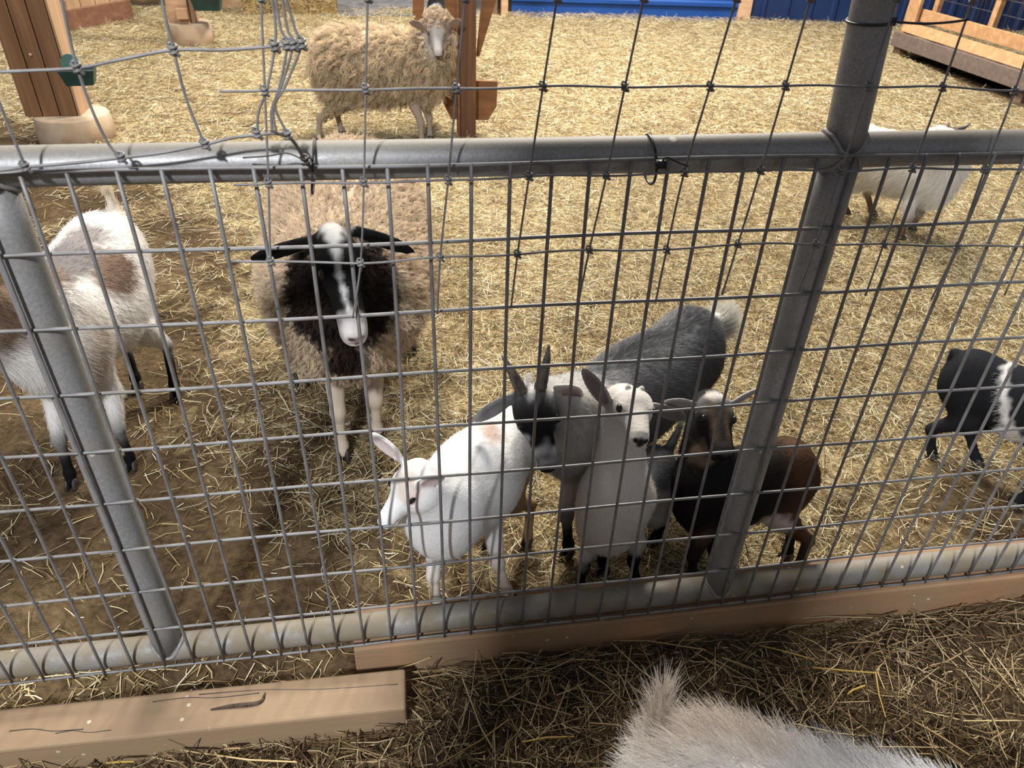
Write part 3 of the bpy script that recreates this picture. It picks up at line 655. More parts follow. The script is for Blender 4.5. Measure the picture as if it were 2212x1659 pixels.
        # fur: fleece locks and short hair are two coats
        def coat(lo, hi, nhair, lock, curl, thick, lift, mess, sag, seg, name, seed):
            g = np.random.default_rng(len(V) + seed); ok = np.where(((hl[F] > lo) & (hl[F] <= hi)).all(1))[0]
            if not nhair or not len(ok): return
            def roots(k, fi=None):
                fi = g.choice(ok, k) if fi is None else fi
                a, b = g.random((k, 1)), g.random((k, 1)); q = F[fi]; W4 = ((1 - a) * (1 - b), a * (1 - b), a * b, (1 - a) * b)
                mixv = lambda A: sum(W4[i] * (A[q[:, i]] if A.ndim > 1 else A[q[:, i], None]) for i in range(4))
                return mixv(V), mixv(s.Nv), mixv(fl), mixv(hl)[:, 0], mixv(col)
            if lock:
                K = nhair // lock; p, nv, f_, L, cc = roots(K); rep = np.repeat(np.arange(K), lock)
                t1 = np.cross(nv, g.normal(size=nv.shape)); t1 /= np.linalg.norm(t1, axis=1, keepdims=True) + 1e-9; t2 = np.cross(nv, t1)
                rad = .55 * np.median(L[:]) * .35 * np.sqrt(g.random(len(rep))); an = g.random(len(rep)) * 6.283
                off = rad[:, None] * (np.cos(an)[:, None] * t1[rep] + np.sin(an)[:, None] * t2[rep])
                ldir = g.normal(size=(K, 3)) * mess; ph = g.random(K) * 6.283; cb = 1 + .16 * g.normal(size=K)
                P0 = p[rep] + off; nv, f_, L, cc = nv[rep], f_[rep], (L * (1 + .3 * g.normal(size=K)))[rep], cc[rep]; jit = ldir[rep] + g.normal(size=(len(rep), 3)) * mess * .35; PH = ph[rep]; bri = cb[rep]
            else:
                P0, nv, f_, L, cc = roots(nhair); off = None; jit = g.normal(size=P0.shape) * mess; PH = g.random(len(P0)) * 6.283; bri = 1 + .13 * g.normal(size=len(P0))
            n = len(P0); L = np.clip(L, .002, None) * (.75 + .5 * g.random(n))
            f_ = f_ - (f_ * nv).sum(1, keepdims=True) * nv; f_ /= np.linalg.norm(f_, axis=1, keepdims=True) + 1e-9
            d = nv * lift + f_ * (1 - lift) + jit; d /= np.linalg.norm(d, axis=1, keepdims=True)
            side = np.cross(d, nv); side /= np.linalg.norm(side, axis=1, keepdims=True) + 1e-9; bi = np.cross(side, d)
            T = np.linspace(0, 1, seg); PT = np.zeros((n, seg, 3)); s_in = min(.003, s.vox)
            for i, t in enumerate(T):
                q = P0 - nv * s_in + d * (L * t)[:, None] + (f_ * (1 - lift) * .5 + np.array([0, 0, -1.0]) * sag) * (L * t * t * .6)[:, None]
                if off is not None: q = q - off * (.75 * t)
                if curl: q = q + curl * t * (side * np.sin(PH + t * 7)[:, None] + bi * np.cos(PH + t * 7)[:, None])
                PT[:, i] = q
            cu = bpy.data.hair_curves.new(name); cu.add_curves([seg] * n)
            cu.attributes['position'].data.foreach_set('vector', (PT - loc).astype(np.float32).ravel())
            R_ = np.repeat((thick * np.array([1.0] + list(np.linspace(1.0, .35, seg - 1))))[None], n, 0)
            ra = cu.attributes.get('radius') or cu.attributes.new('radius', 'FLOAT', 'POINT'); ra.data.foreach_set('value', R_.astype(np.float32).ravel())
            ca = cu.attributes.new('col', 'FLOAT_COLOR', 'CURVE'); ca.data.foreach_set('color', np.concatenate([np.clip(cc * bri[:, None], 0, .95), np.ones((n, 1))], 1).astype(np.float32).ravel())
            cu.materials.append(MAT['fur']); link(name, cu, root)
        if short: coat(.0085, 9, nhair, lock, curl, thick, lift, mess, sag, seg, 'fleece', 0); coat(.0012, .0085, short, 0, 0, .00025, .10, .13, .05, 4, 'fur', 1)
        else: coat(.0012, 9, nhair, lock, curl, thick, lift, mess, sag, seg, 'fur', 0)
        return root
def ball(name, c, r, m, parent, R=None, n=18):
    mb = MB(); th = np.linspace(0, math.pi, n); V = []
    R = np.eye(3) if R is None else R; r = np.broadcast_to(np.asarray(r, float), (3,))
    for t in th[1:-1]:
        a = np.arange(n) * 2 * math.pi / n; V.append(np.stack([np.sin(t) * np.cos(a), np.sin(t) * np.sin(a), np.full(n, np.cos(t))], 1))
    V = np.concatenate(V + [np.array([[0, 0, 1.0]]), np.array([[0, 0, -1.0]])]) * r @ R.T + c; m_ = n - 2
    F = [(i * n + j, (i + 1) * n + j, (i + 1) * n + (j + 1) % n, i * n + (j + 1) % n) for i in range(m_ - 1) for j in range(n)]
    F += [(m_ * n, j, (j + 1) % n) for j in range(n)] + [(m_ * n + 1, (m_ - 1) * n + (j + 1) % n, (m_ - 1) * n + j) for j in range(n)]
    mb.add(V, F); return build(name, mb, m, parent, True)
def horn(parent, base, mid, tip, r, m='horn'):
    P = smooth_line([base, mid, tip], 10); mb = MB(); R_ = r * (1 - np.linspace(0, 1, len(P)) ** 1.3 * .85) * (1 + .05 * np.sin(np.arange(len(P)) * 2.2)); mb.tube(P, R_, 12); return build('horn', mb, m, parent, True)

class Head:                            # head parts in a head frame: forward = poll to nose
    def __init__(s, B, poll, nose, up, col=0, muzcol=None, kind='goat', hair=.006, wide=1.0, mz=1.0):
        s.B = B; poll, nose = np.asarray(poll, float), np.asarray(nose, float); s.h = h = np.linalg.norm(nose - poll); s.R = R = frame(nose - poll, np.asarray(up, float)); s.o = poll
        mc = col if muzcol is None else muzcol; s.mz = mz; fl = -(nose - poll); w = s.w = wide
        E = lambda c, r, k=.12, cc=col, hh=hair: B.ell(s.p(*c), np.array(r) * h, R, k * h, cc, fl, hh)
        sh = kind == 'sheep'
        E((.18, 0, -.17), (.27, .215 * w, .23))
        for q in (-1, 1):
            E((.36, .140 * w * q, -.095), (.12, .08, .085), .08)
            E((.30, .100 * w * q, -.27), (.20, .10 * w, .17), .1)
        B.cone(s.p(.30, 0, -.20 + .03 * sh), s.p(.86, 0, -.215 + .015 * sh), .165 * h * w, .108 * h * w * mz, .1 * h, 1.0, None, col, fl, hair)
        B.cone(s.p(.22, 0, -.07), s.p(.84, 0, -.15 + .02 * sh), .085 * h, .062 * h * w * mz, .08 * h, 1.2, R[:, 1], col, fl, hair)
        B.cone(s.p(.22, 0, -.34), s.p(.86, 0, -.305), .09 * h, .066 * h * w * mz, .08 * h, 1.2, R[:, 1], mc, fl, hair)
        E((.955, 0, -.185), (.055, .088 * w * mz, .068 * mz), .05, mc, hair * .4)
        E((.90, 0, -.285), (.10, .095 * w * mz, .055 * mz), .05, mc, hair * .5)
        for q in (-1, 1):
            B.ell(s.p(1.005, .052 * w * q, -.172), np.array((.03, .018, .022)) * h, R, .015 * h, sub=True)
            B.cone(s.p(1.03, 0, -.255), s.p(.74, .17 * w * q, -.235), .012 * h, .007 * h, .014 * h, sub=True)
            B.ell(s.p(.41, .235 * w * q, -.085), np.array((.07, .03, .045)) * h, R, .03 * h, sub=True)
    def p(s, f, l, u): return s.o + s.R @ (np.array([f, l * 1.0, u]) * s.h)
    def nose_paint(s, c, r=.035, pad=.045):
        for q in (-1, 1): s.B.paint(s.p(1.0, .055 * s.w * q, -.172), r * s.h, c, soft=.014 * s.h, ragged=0, hl=0)
        s.B.paint(s.p(1.01, 0, -.17), pad * s.h, c, soft=.03 * s.h, ragged=0, hl=0, seg=s.p(1.02, 0, -.235))
        for q in (-1, 1): s.B.paint(s.p(1.0, 0, -.255), .014 * s.h, np.asarray(c) * .8, soft=.014 * s.h, ragged=0, hl=0, seg=s.p(.74, .16 * s.w * q, -.236))
    def bare(s, c):
        s.B.paint(s.p(.97, 0, -.20), .07 * s.h, c, soft=.03 * s.h, ragged=.0, hl=.001)
    def ear(s, side, tip, width=.10, thick=.028, col=0, base=None, face=None, hair=.006, inner=None):
        b = s.p(.10, .17 * s.w * side, -.10) if base is None else np.asarray(base, float); tip = np.asarray(tip, float)
        d = tip - b; L = np.linalg.norm(d); face = s.R[:, 0] * .8 - UP * .2 if face is None else np.asarray(face, float)
        R = frame(d, face)              # up of this frame = the ear's open side
        s.B.ell(b + d * .5, (L * .56, width * s.h, thick * s.h * 1.2), R, .03 * s.h, col, d, hair)
        s.B.cone(b - d * .12, b + d * .35, .05 * s.h, .045 * s.h, .05 * s.h, .7, face, col, d, hair)
        s.B.ell(b + d * .52 + R[:, 2] * thick * s.h * 1.25, (L * .44, width * s.h * .72, thick * s.h * .95), R, .012 * s.h, sub=True)
        if inner is not None: s.B.paint(b + d * .50 + R[:, 2] * thick * s.h * .75, (L * .42, width * s.h * .66, thick * s.h * .75), inner, R, .006, .0, .001)
    def eyes(s, root, r=.062, lid=1.0, f=.41, l=.185, u=-.085, m='eye'):
        for q in (-1, 1):
            ball('eye', s.p(f, l * s.w * q, u), (r * s.h, r * s.h * .75, r * s.h * lid), m, root, s.R)
    def eye_paint(s, c, r=.075, f=.41, l=.20, u=-.085):
        for q in (-1, 1): s.B.paint(s.p(f, l * s.w * q, u), (r * s.h * 1.3, r * s.h, r * s.h), c, s.R, .02 * s.h, 0, .001)

def leg(B, top, foot, r, front=True, fwd=(0, -1, 0), c1=0, c2=0, hl1=.01, hl2=.005, thick=1.0, wool=None):
    top, foot = np.asarray(top, float), np.asarray(foot, float); fwd = unit(fwd); H = top[2] - foot[2]; lx = foot - top; lx[2] = 0
    P = lambda t, f: top + lx * t + fwd * H * f + np.array([0, 0, -H * t])
    ax = np.cross(UP, fwd); dn = (0, 0, -1)
    if front:
        e, kn, fe = P(.34, -.07), P(.62, .015), P(.90, 0.0)
        B.cone(top, e, r * 2.1, r * 1.45, r * 1.2, .75, ax, c1, dn, hl1); B.cone(e, kn, r * 1.3, r * .86, r * .5, 1, None, c1, dn, hl1 * .8)
        B.ell(kn, (r * .92, r * .92, r * 1.1), None, r * .5, c2, dn, hl2); B.cone(kn, fe, r * .72, r * .62, r * .4, 1, None, c2, dn, hl2)
    else:
        st, hk, fe = P(.34, .17), P(.63, -.12), P(.91, -.02)
        B.cone(top, st, r * 2.9, r * 2.0, r * 1.4, .7, ax, c1, dn, hl1); B.cone(st, hk, r * 1.7, r * .82, r * .6, 1, None, c1, dn, hl1 * .8)
        B.ell(hk, (r * .85, r * .85, r * 1.05), None, r * .4, c2, dn, hl2); B.cone(hk, fe, r * .76, r * .66, r * .4, 1, None, c2, dn, hl2)
    B.ell(fe, (r * .82, r * .82, r * .9), None, r * .4, c2, dn, hl2)
    q = foot + np.array([0, 0, r * .75]) + fwd * r * .1; B.cone(fe, q, r * .66, r * .72, r * .3, 1, None, c2, dn, hl2)
    B.hoofs = getattr(B, 'hoofs', []); B.hoofs.append((foot, fwd, r, ax))
def hooves(B, root, m='hoof'):
    for foot, fwd, r, ax in B.hoofs:
        mb = MB()
        for q in (-1, 1):
            c = foot + ax * q * r * .42
            f2 = unit(fwd + ax * q * .10)
            pr = []
            for z, s0, s1, wd in ((0, -.75, 1.35, .44), (.5 * r, -.72, 1.12, .42), (1.05 * r, -.62, .72, .36), (1.3 * r, -.3, .4, .2)):
                pr.append([c + f2 * r * (s0 + (s1 - s0) * t) + ax * r * wd * sd + np.array([0, 0, z]) for t, sd in ((0, -.55), (0, .55), (.55, 1), (.92, .55), (1, 0), (.92, -.55), (.55, -1))])
            k = 7; V = np.concatenate(pr); F = [(i * k + j, i * k + (j + 1) % k, (i + 1) * k + (j + 1) % k, (i + 1) * k + j) for i in range(3) for j in range(k)] + [tuple(range(k))[::-1], tuple(3 * k + j for j in range(k))]
            mb.add(V, F)
        build('hoof', mb, m, root, True, .0008)
WHITE = (.82, .79, .75); CREAM = (.72, .60, .44); BLACK = (.009, .008, .008)
def tail(B, a, b, r, col=0, hl=.03): B.cone(a, b, r, r * .5, r * 1.2, 1, None, col, np.asarray(b) - np.asarray(a), hl)
V3 = lambda *a: np.array(a, float)

# --- black-faced sheep facing the camera
B = Beast(.006); F_ = V3(.03, -1, 0); WL = .020
B.cone((.335, 1.20, .425), (.335, .78, .415), .205, .175, .06, 1.08, (1, 0, 0), 0, -F_ + V3(0, 0, -.6), WL)
B.ell((.335, .98, .36), (.225, .25, .17), None, .06, 0, (0, 1, -1), WL); B.ell((.333, .67, .385), (.14, .11, .13), None, .05, 0, (0, .5, -1), WL * .8)
B.ell((.335, 1.31, .43), (.18, .12, .20), None, .05, 0, (0, 1, -1), WL)
B.cone((.335, .74, .46), at(726, 560, .60), .145, .070, .045, 1, None, 0, (0, .7, -.7), WL * .8)
hd = Head(B, at(712, 482, .535), at(770, 712, .335), (0, -.2, .95), 2, 1, 'sheep', .004, .74, 1.45)
for q, e0, e1 in ((-1, (668, 522), (545, 560)), (1, (782, 503), (890, 543))): B.paint(at(*e0, .53), .05, BLACK, soft=.008, seg=at(*e1, .53), hl=.003)
hd.ear(-1, at(545, 560, .53), .105, .03, 2, at(668, 522, .53), (0, -.5, -.4), .003); hd.ear(1, at(890, 543, .53), .105, .03, 2, at(782, 503, .53), (0, -.5, -.4), .003)
leg(B, (.285, .73, .33), gr(742, 985) + [0, 0, .0], .022, True, F_, 1, 1, .008, .005); leg(B, (.392, .74, .33), gr(815, 945), .022, True, F_, 1, 1, .008, .005)
leg(B, (.23, 1.22, .36), gr(652, 822), .025, False, F_, 0, 3, .03, .02); leg(B, (.45, 1.22, .36), gr(885, 750), .025, False, F_, 0, 3, .03, .02)
dk = V3(.028, .017, .013)
B.paint(at(735, 630, .60), (.135, .15, .135), dk, None, .014, .008, .014); B.paint(at(700, 725, .53), .045, BLACK, soft=.02, seg=at(790, 690, .54), hl=.02)
B.paint(at(757, 740, .50), (.045, .05), dk, soft=.02, seg=at(745, 790, .56), hl=.02)
P = hd.p; h = hd.h
for q in (-1, 1): B.paint(P(.45, .17 * q, -.16), (.5 * h, .12 * h, .22 * h), BLACK, hd.R, .012, .002, .004)
B.paint(P(.52, 0, -.16), (.62 * h, .36 * h, .34 * h), BLACK, hd.R, .012, .002, .004)
for q in (-1, 1): B.paint(P(.16, .24 * q, -.18), .21 * h, BLACK, soft=.01, hl=.005)
B.paint(P(-.04, .04, .05), (.19 * h, .15 * h, .12 * h), V3(.55, .52, .49), hd.R, .014, .010, .008, None)
B.paint(P(.10, 0, .05), (.085 * h, .02 * h), V3(.62, .59, .55), None, .008, .003, .008, P(.34, -.01, .03))
B.paint(P(.52, -.02, -.03), (.32 * h, .017 * h, .16 * h), V3(.6, .58, .55), hd.R, .006, .003, .004)
B.paint(P(.92, -.01, -.20), (.22 * h, .125 * h, .16 * h), V3(.80, .74, .70), hd.R, .010, .002, .003)
hd.nose_paint(V3(.10, .06, .055), .032, .02); B.paint(P(1.01, .03, -.20), .035 * h, V3(.55, .34, .30), soft=.02 * h, ragged=0, hl=0)
rt = B.make('sheep', 'cream woolly sheep with black face and white blaze, facing the fence', 'sheep', (.335, .95, 0), [(.60, .475, .335), (.66, .55, .43), BLACK, (.50, .40, .28)], 130000, .00042, .62, .14, 9, .0045, sag=.1, seg=5, body_dark=.75, short=45000)
hd.eyes(rt, .046, l=.192); hooves(B, rt)

# --- sheep standing at the back, side on, head turned to the camera
B = Beast(.007); F_ = V3(1, -.07, 0); WL = .045
B.cone((.275, 3.41, .395), (.62, 3.385, .39), .165, .155, .06, .92, (0, 1, 0), 0, (-.5, 0, -.8), WL)
B.ell((.45, 3.40, .375), (.26, .15, .15), None, .06, 0, (-.3, 0, -1), WL); B.ell((.685, 3.36, .37), (.10, .12, .15), None, .05, 0, (-.2, 0, -1), WL)
B.ell((.21, 3.41, .37), (.09, .125, .16), None, .05, 0, (-.4, 0, -1), WL)
B.cone((.68, 3.35, .43), at(945, 62, 3.27), .12, .075, .05, 1, None, 0, (-.3, 0, -1), WL * .8)
hd = Head(B, at(940, 36, 3.25), at(948, 118, 3.145), (0, -.6, .75), 1, 1, 'sheep', .004, 1.0, 1.1)
hd.ear(-1, at(884, 47, 3.24), .12, .03, 2, at(915, 58, 3.24), (0, -.8, -.3), .003, V3(.30, .19, .15)); hd.ear(1, at(997, 43, 3.24), .12, .03, 2, at(968, 54, 3.24), (0, -.8, -.3), .003, V3(.30, .19, .15))
B.ell(at(941, 32, 3.26), (.045, .045, .03), None, .03, 3, (0, -1, -.3), .012)
for tp, ft, fr in (((.25, 3.34, .34), gr(687, 306), 0), ((.27, 3.47, .34), gr(738, 292), 0), ((.63, 3.32, .30), gr(912, 312), 1), ((.68, 3.42, .30), gr(930, 303), 1)): leg(B, tp, ft, .022, bool(fr), F_, 0 if not fr else 2, 2, .016 if not fr else .008, .005)
P = hd.p; h = hd.h
B.paint(P(.58, 0, -.16), (.52 * h, .30 * h, .32 * h), V3(.80, .76, .73), hd.R, .012, .002, .002)
for q in (-1, 1): B.paint(P(.42, .21 * q, -.12), (.3 * h, .06 * h, .14 * h), V3(.30, .23, .20), hd.R, .02, .002, .002); B.paint(at((884, 997)[q > 0], 46, 3.24), .04, V3(.36, .26, .20), soft=.01, seg=at((915, 968)[q > 0], 56, 3.235), hl=.002)
hd.nose_paint(V3(.05, .04, .04), .045)
rt = B.make('sheep', 'white-faced sheep with long curly cream fleece standing side on by the hay rack', 'sheep', (.45, 3.40, 0), [(.58, .46, .31), (.80, .76, .73), (.60, .48, .37), (.66, .52, .36)], 60000, .0009, .45, .30, 14, .016, sag=.5, seg=6, body_dark=.6, short=16000)
hd.eyes(rt, .06); hooves(B, rt)

# --- white and tan goat, far left, head turned away
B = Beast(.0045); F_ = V3(-.05, -1, 0); FL = -F_ * .8 + V3(0, 0, -.5); HL = .022
B.cone((-.305, 1.02, .405), (-.315, .72, .385), .118, .125, .05, .92, (1, 0, 0), 0, FL, HL); B.ell((-.31, .88, .35), (.13, .17, .125), None, .05, 0, FL, HL)
B.ell((-.315, .66, .37), (.095, .08, .12), None, .04, 0, FL, HL); B.ell((-.30, 1.08, .42), (.09, .08, .10), None, .04, 0, (0, .5, -.9), HL)
nb = at(-20, 700, .60)
B.cone((-.32, .68, .42), nb, .10, .075, .05, 1, None, 0, (.8, .1, -.4), HL)
hd = Head(B, nb + V3(-.07, -.02, .06), nb + V3(-.19, -.07, -.06), (-.3, 0, 1), 1, 1, 'goat', .006)
hd.ear(-1, nb + V3(-.06, .10, .06), .1, .03, 1); hd.ear(1, nb + V3(-.07, -.12, .06), .1, .03, 1)
tail(B, (-.265, 1.12, .49), at(236, 425, 1.12), .018, 2, .04)
leg(B, (-.375, .70, .33), gr(158, 1048), .018, True, F_, 0, 3, .02, .006); leg(B, (-.25, .70, .33), gr(286, 1008), .018, True, F_, 0, 3, .02, .006)
leg(B, (-.37, 1.05, .36), gr(300, 838), .019, False, F_, 0, 3, .02, .006); leg(B, (-.235, 1.05, .36), gr(382, 855), .019, False, F_, 0, 3, .02, .006)
br = V3(.20, .135, .095); gy = V3(.20, .18, .17)
pat = lambda u, v, y, r, c, hl=None, soft=.016, rag=.006: B.paint(at(u, v, y), r, c, None, soft, rag, hl)
pat(240, 590, .86, (.085, .09, .055), br, None, .02); pat(140, 570, .82, (.06, .12, .07), gy, None, .02); pat(185, 510, .95, (.05, .06, .05), V3(.27, .24, .23), None, .03)
pat(10, 650, .60, (.10, .2, .09), br, None, .03); pat(180, 740, .66, (.045, .05, .08), V3(.52, .40, .30), None, .03)
pat(250, 920, .72, (.03, .05, .02), BLACK, None, .008); pat(262, 960, .70, (.014, .05, .035), V3(.55, .45, .36), None, .006)
rt = B.make('goat', 'white goat with tan saddle patch and black lower legs at the left pipe post', 'goat', (-.31, .87, 0), [WHITE, br, (.66, .57, .44), BLACK], 90000, .00032, .14, .14)
hd.eyes(rt); hooves(B, rt)

# --- white kid, head turned left, front feet on the sill timber
B = Beast(.0024); cc, rc = at(975, 1085, .135), at(1072, 1005, .285); F_ = unit((cc - rc) * [1, 1, 0]); ax = np.cross(UP, F_); FL = -F_ * .8 + V3(0, 0, -.4); HL = .012
rc[2] = max(rc[2], .285)
B.cone(rc, cc, .085, .092, .04, .88, ax, 0, FL, HL); B.ell((cc + rc) / 2 - V3(0, 0, .012), (.10, .09, .09), frame(F_, UP), .04, 0, FL, HL); B.ell(cc + F_ * .045 + V3(0, 0, -.01), (.055, .065, .085), frame(F_, UP), .03, 0, FL, HL)
B.ell(rc - F_ * .045, (.06, .07, .085), frame(F_, UP), .03, 0, FL, HL)
po, no = at(898, 1002, .075), at(806, 1135, .030)
B.cone(cc + F_ * .03 + V3(-.005, 0, .035), po * .75 + no * .25 - V3(-.025, -.01, .035), .062, .044, .035, 1, None, 0, cc - po, HL)
hd = Head(B, po, no, (-.50, -.45, .72), 0, 0, 'goat', .004, 1.04, 1.1)
hd.ear(-1, at(806, 938, .10), .16, .03, 0, at(862, 990, .095), (-.5, -.6, .0), .004, V3(.66, .50, .46)); hd.ear(1, at(958, 1030, .045), .13, .03, 0, at(905, 1047, .045), (-.1, -.9, -.3), .004, V3(.45, .28, .25))
z = ZB - RR
leg(B, cc + V3(-.045, -.0, -.03), gr(945, 1316, z), .0145, True, F_, 0, 1, .014, .006); leg(B, cc + V3(.055, .03, -.03), gr(1103, 1296, z), .0145, True, F_, 0, 1, .014, .006)
leg(B, rc + V3(-.03, .03, -.02), gr(1055, 1180), .015, False, F_, 0, 2, .014, .006); leg(B, rc + V3(.05, .01, -.02), gr(1140, 1172), .015, False, F_, 2, 2, .014, .006)
tail(B, rc - F_ * .09 + V3(0, 0, .05), rc - F_ * .13 + V3(0, 0, .10), .012, 0, .02)
pat = lambda u, v, y, r, c, hl=None, soft=.014, rag=.004: B.paint(at(u, v, y), r, c, None, soft, rag, hl)
pat(1062, 925, .25, (.03, .04, .022), V3(.50, .38, .32), None, .02); pat(940, 1003, .11, (.03, .03, .016), V3(.66, .64, .64), None, .025)
pat(1135, 1060, .25, (.02, .06, .05), V3(.48, .34, .20), None, .02)
P = hd.p; h = hd.h
B.paint(P(.26, .05, .02), (.20 * h, .16 * h, .12 * h), V3(.70, .60, .51), hd.R, .10 * h, .004, .003); B.paint(P(.38, .21, -.07), (.17 * h, .10 * h, .13 * h), V3(.76, .60, .55), hd.R, .06 * h, .002, .002); B.paint(gr(1110, 1285, .12), .035, V3(.42, .31, .22), soft=.03, hl=.008); B.paint(gr(948, 1290, .10), .022, V3(.50, .42, .36), soft=.02, hl=.006)
hd.bare(V3(.74, .52, .47)); hd.eye_paint(V3(.10, .08, .08), .062); hd.nose_paint(V3(.48, .22, .19), .022, .02)
rt = B.make('goat_kid', 'white kid with head turned left, front hooves on the sill timber', 'baby goat', np.append(((cc + rc) / 2)[:2], 0), [(.86, .84, .82), (.70, .58, .47), (.34, .22, .12)], 90000, .00022, .08, .13, sag=.05)
hd.eyes(rt, .085, .5); hooves(B, rt)

# --- horned black and white goat with grey body
B = Beast(.0028); cc, rc = V3(.835, .325, .315), V3(1.135, .56, .315); F_ = unit((cc - rc) * [1, 1, 0]); ax = np.cross(UP, F_); FR_ = frame(F_, UP); FL = -F_ * .8 + V3(0, 0, -.55); HL = .022
B.cone(rc, cc, .105, .098, .045, .88, ax, 0, FL, HL); B.ell((cc + rc) / 2 - V3(0, 0, .02), (.16, .105, .115), FR_, .05, 0, FL, HL); B.ell(cc + F_ * .05, (.06, .075, .10), FR_, .04, 1, FL, HL)
B.ell(rc - F_ * .05 + V3(0, 0, .01), (.07, .08, .10), FR_, .04, 0, FL, HL)
po, no = at(1148, 838, .235), at(1190, 1012, .110)
B.cone(cc + F_ * .02 + V3(0, 0, .04), at(1195, 880, .265), .085, .062, .045, 1, None, 1, (.3, .3, -.8), HL)
hd = Head(B, po, no, (-.1, -.4, .85), 2, 2, 'goat', .005, 1.22, .96)
hd.ear(-1, at(1028, 908, .225), .165, .03, 3, at(1106, 858, .230), (-.2, -.7, -.5), .005); hd.ear(1, at(1252, 852, .26), .12, .03, 4, at(1208, 838, .235), (.2, -.7, -.3), .005, V3(.55, .38, .33))
leg(B, cc + V3(-.04, -.03, -.03), gr(1228, 1196), .0175, True, F_, 1, 2, .015, .006); leg(B, cc + V3(.05, -.02, -.03), gr(1303, 1238), .0175, True, F_, 1, 2, .015, .006)
leg(B, rc + V3(-.05, .04, -.02), V3(1.10, .66, 0), .018, False, F_, 0, 2, .015, .006); leg(B, rc + V3(.05, -.03, -.02), V3(1.21, .57, 0), .018, False, F_, 0, 2, .015, .006)
tail(B, rc - F_ * .10 + V3(0, 0, .06), at(1553, 690, .66), .018, 4, .045); B.ell(at(1548, 705, .65), (.03, .03, .035), None, .02, 4, (.5, .3, .6), .05)
P = hd.p; h = hd.h; wt = V3(.62, .60, .58)
B.paint(P(-.03, 0, .02), (.10 * h, .085 * h, .08 * h), wt, hd.R, .008, .006, .018); B.paint(P(.02, -.02, .03), .04 * h, wt, None, .008, .004, .014, P(.13, -.03, .03))
B.paint(P(.86, 0, -.13), (.18 * h, .14 * h, .14 * h), V3(.42, .41, .42), hd.R, .018, .010, .004)
for q in (-1, 1): B.paint(P(.55, .24 * q, -.17), .05 * h, wt, None, .012, .005, .006, P(.85, .16 * q, -.20))
B.paint(P(.985, 0, -.20), (.075 * h, .13 * h, .13 * h), V3(.02, .018, .02), hd.R, .008, .001, .001)
dorsal = V3(.07, .07, .075)
B.paint(cc + V3(.03, .05, .115), .03, dorsal, None, .03, .012, .035, rc + V3(0, 0, .12)); B.paint(rc + V3(.03, -.06, -.02), (.10, .10, .07), V3(.10, .10, .105), None, .04, .01)
rt = B.make('goat', 'horned goat with black and white face, upright dark horns and long grey body', 'goat', np.append(((cc + rc) / 2)[:2], 0), [(.20, .20, .205), (.50, .48, .46), BLACK, (.24, .24, .25), (.74, .71, .65)], 110000, .00028, .12, .13, sag=.12)
hd.eyes(rt, .060); hooves(B, rt)
horn(rt, P(.02, -.125, .0), at(1104, 800, .235), at(1084, 768, .25), .0125); horn(rt, P(.02, .105, .0), at(1180, 785, .235), at(1186, 744, .255), .0125)

# --- cream kid in the middle of the group
B = Beast(.0024); cc, rc = V3(.883, .185, .200), V3(.985, .262, .215); F_ = unit((cc - rc) * [1, 1, 0]); ax = np.cross(UP, F_); FR_ = frame(F_, UP); FL = -F_ * .7 + V3(0, 0, -.5); HL = .014
B.cone(rc, cc, .064, .074, .035, .84, ax, 2, FL, HL); B.ell(cc + F_ * .03 + V3(0, -.006, -.005), (.055, .066, .090), FR_, .03, 0, FL, HL); B.ell(cc + V3(0, .0, .045), (.062, .076, .072), FR_, .035, 0, FL, HL * 1.3)
po, no = at(1370, 838, .220), at(1391, 936, .100)
B.cone(cc + V3(-.002, -.012, .05), po - V3(.010, -.022, .055), .058, .042, .03, 1, None, 0, (0, .2, -1), HL * .8)
hd = Head(B, po, no, (.06, -.3, .9), 0, 0, 'goat', .004, 1.46, .98)
for q in (-1, 1): B.ell(hd.p(.03, .11 * q, .03), np.array((.045, .05, .045)) * hd.h, hd.R, .03 * hd.h, 0, (0, 0, 1), .004)
hd.ear(-1, at(1262, 800, .240), .14, .03, 3, at(1318, 880, .222), (-.2, -.9, -.1), .004, V3(.16, .115, .11)); hd.ear(1, at(1476, 905, .235), .15, .03, 3, at(1418, 878, .21), (.2, -.9, -.4), .004, V3(.16, .13, .13))
leg(B, cc + V3(-.045, -.0, -.05), gr(1250, 1280), .0145, True, F_, 0, 1, .016, .006); leg(B, cc + V3(.045, .0, -.05), gr(1372, 1258), .0145, True, F_, 0, 1, .016, .006)
leg(B, rc + V3(-.02, .03, -.03), V3(.965, .30, 0), .015, False, F_, 2, 1, .014, .006); leg(B, rc + V3(.04, -.02, -.03), V3(1.02, .255, 0), .015, False, F_, 2, 1, .014, .006)
tail(B, rc - F_ * .06 + V3(0, 0, .04), rc - F_ * .085 + V3(0, 0, .075), .011, 2, .02)
B.paint(rc + V3(-.01, -.02, .05), (.085, .085, .055), V3(.13, .13, .135), None, .02, .008); B.paint(at(1262, 1010, .17), (.014, .03, .03), V3(.28, .27, .27), None, .015, .004)
P = hd.p; h = hd.h
for q in (-1, 1): B.paint(P(.30, .19 * q, -.045), (.06 * h, .05 * h, .04 * h), BLACK, hd.R, .012 * h * 2, 0, .002)
hd.eye_paint(V3(.10, .075, .065), .062)
hd.nose_paint(V3(.035, .03, .03), .045, .06)
B.paint((.885, .17, -.01), (.14, .10, .095), V3(.015, .013, .013), None, .012, .006, .008); B.paint((1.0, .28, -.01), (.10, .10, .09), V3(.015, .013, .013), None, .012, .006, .008)
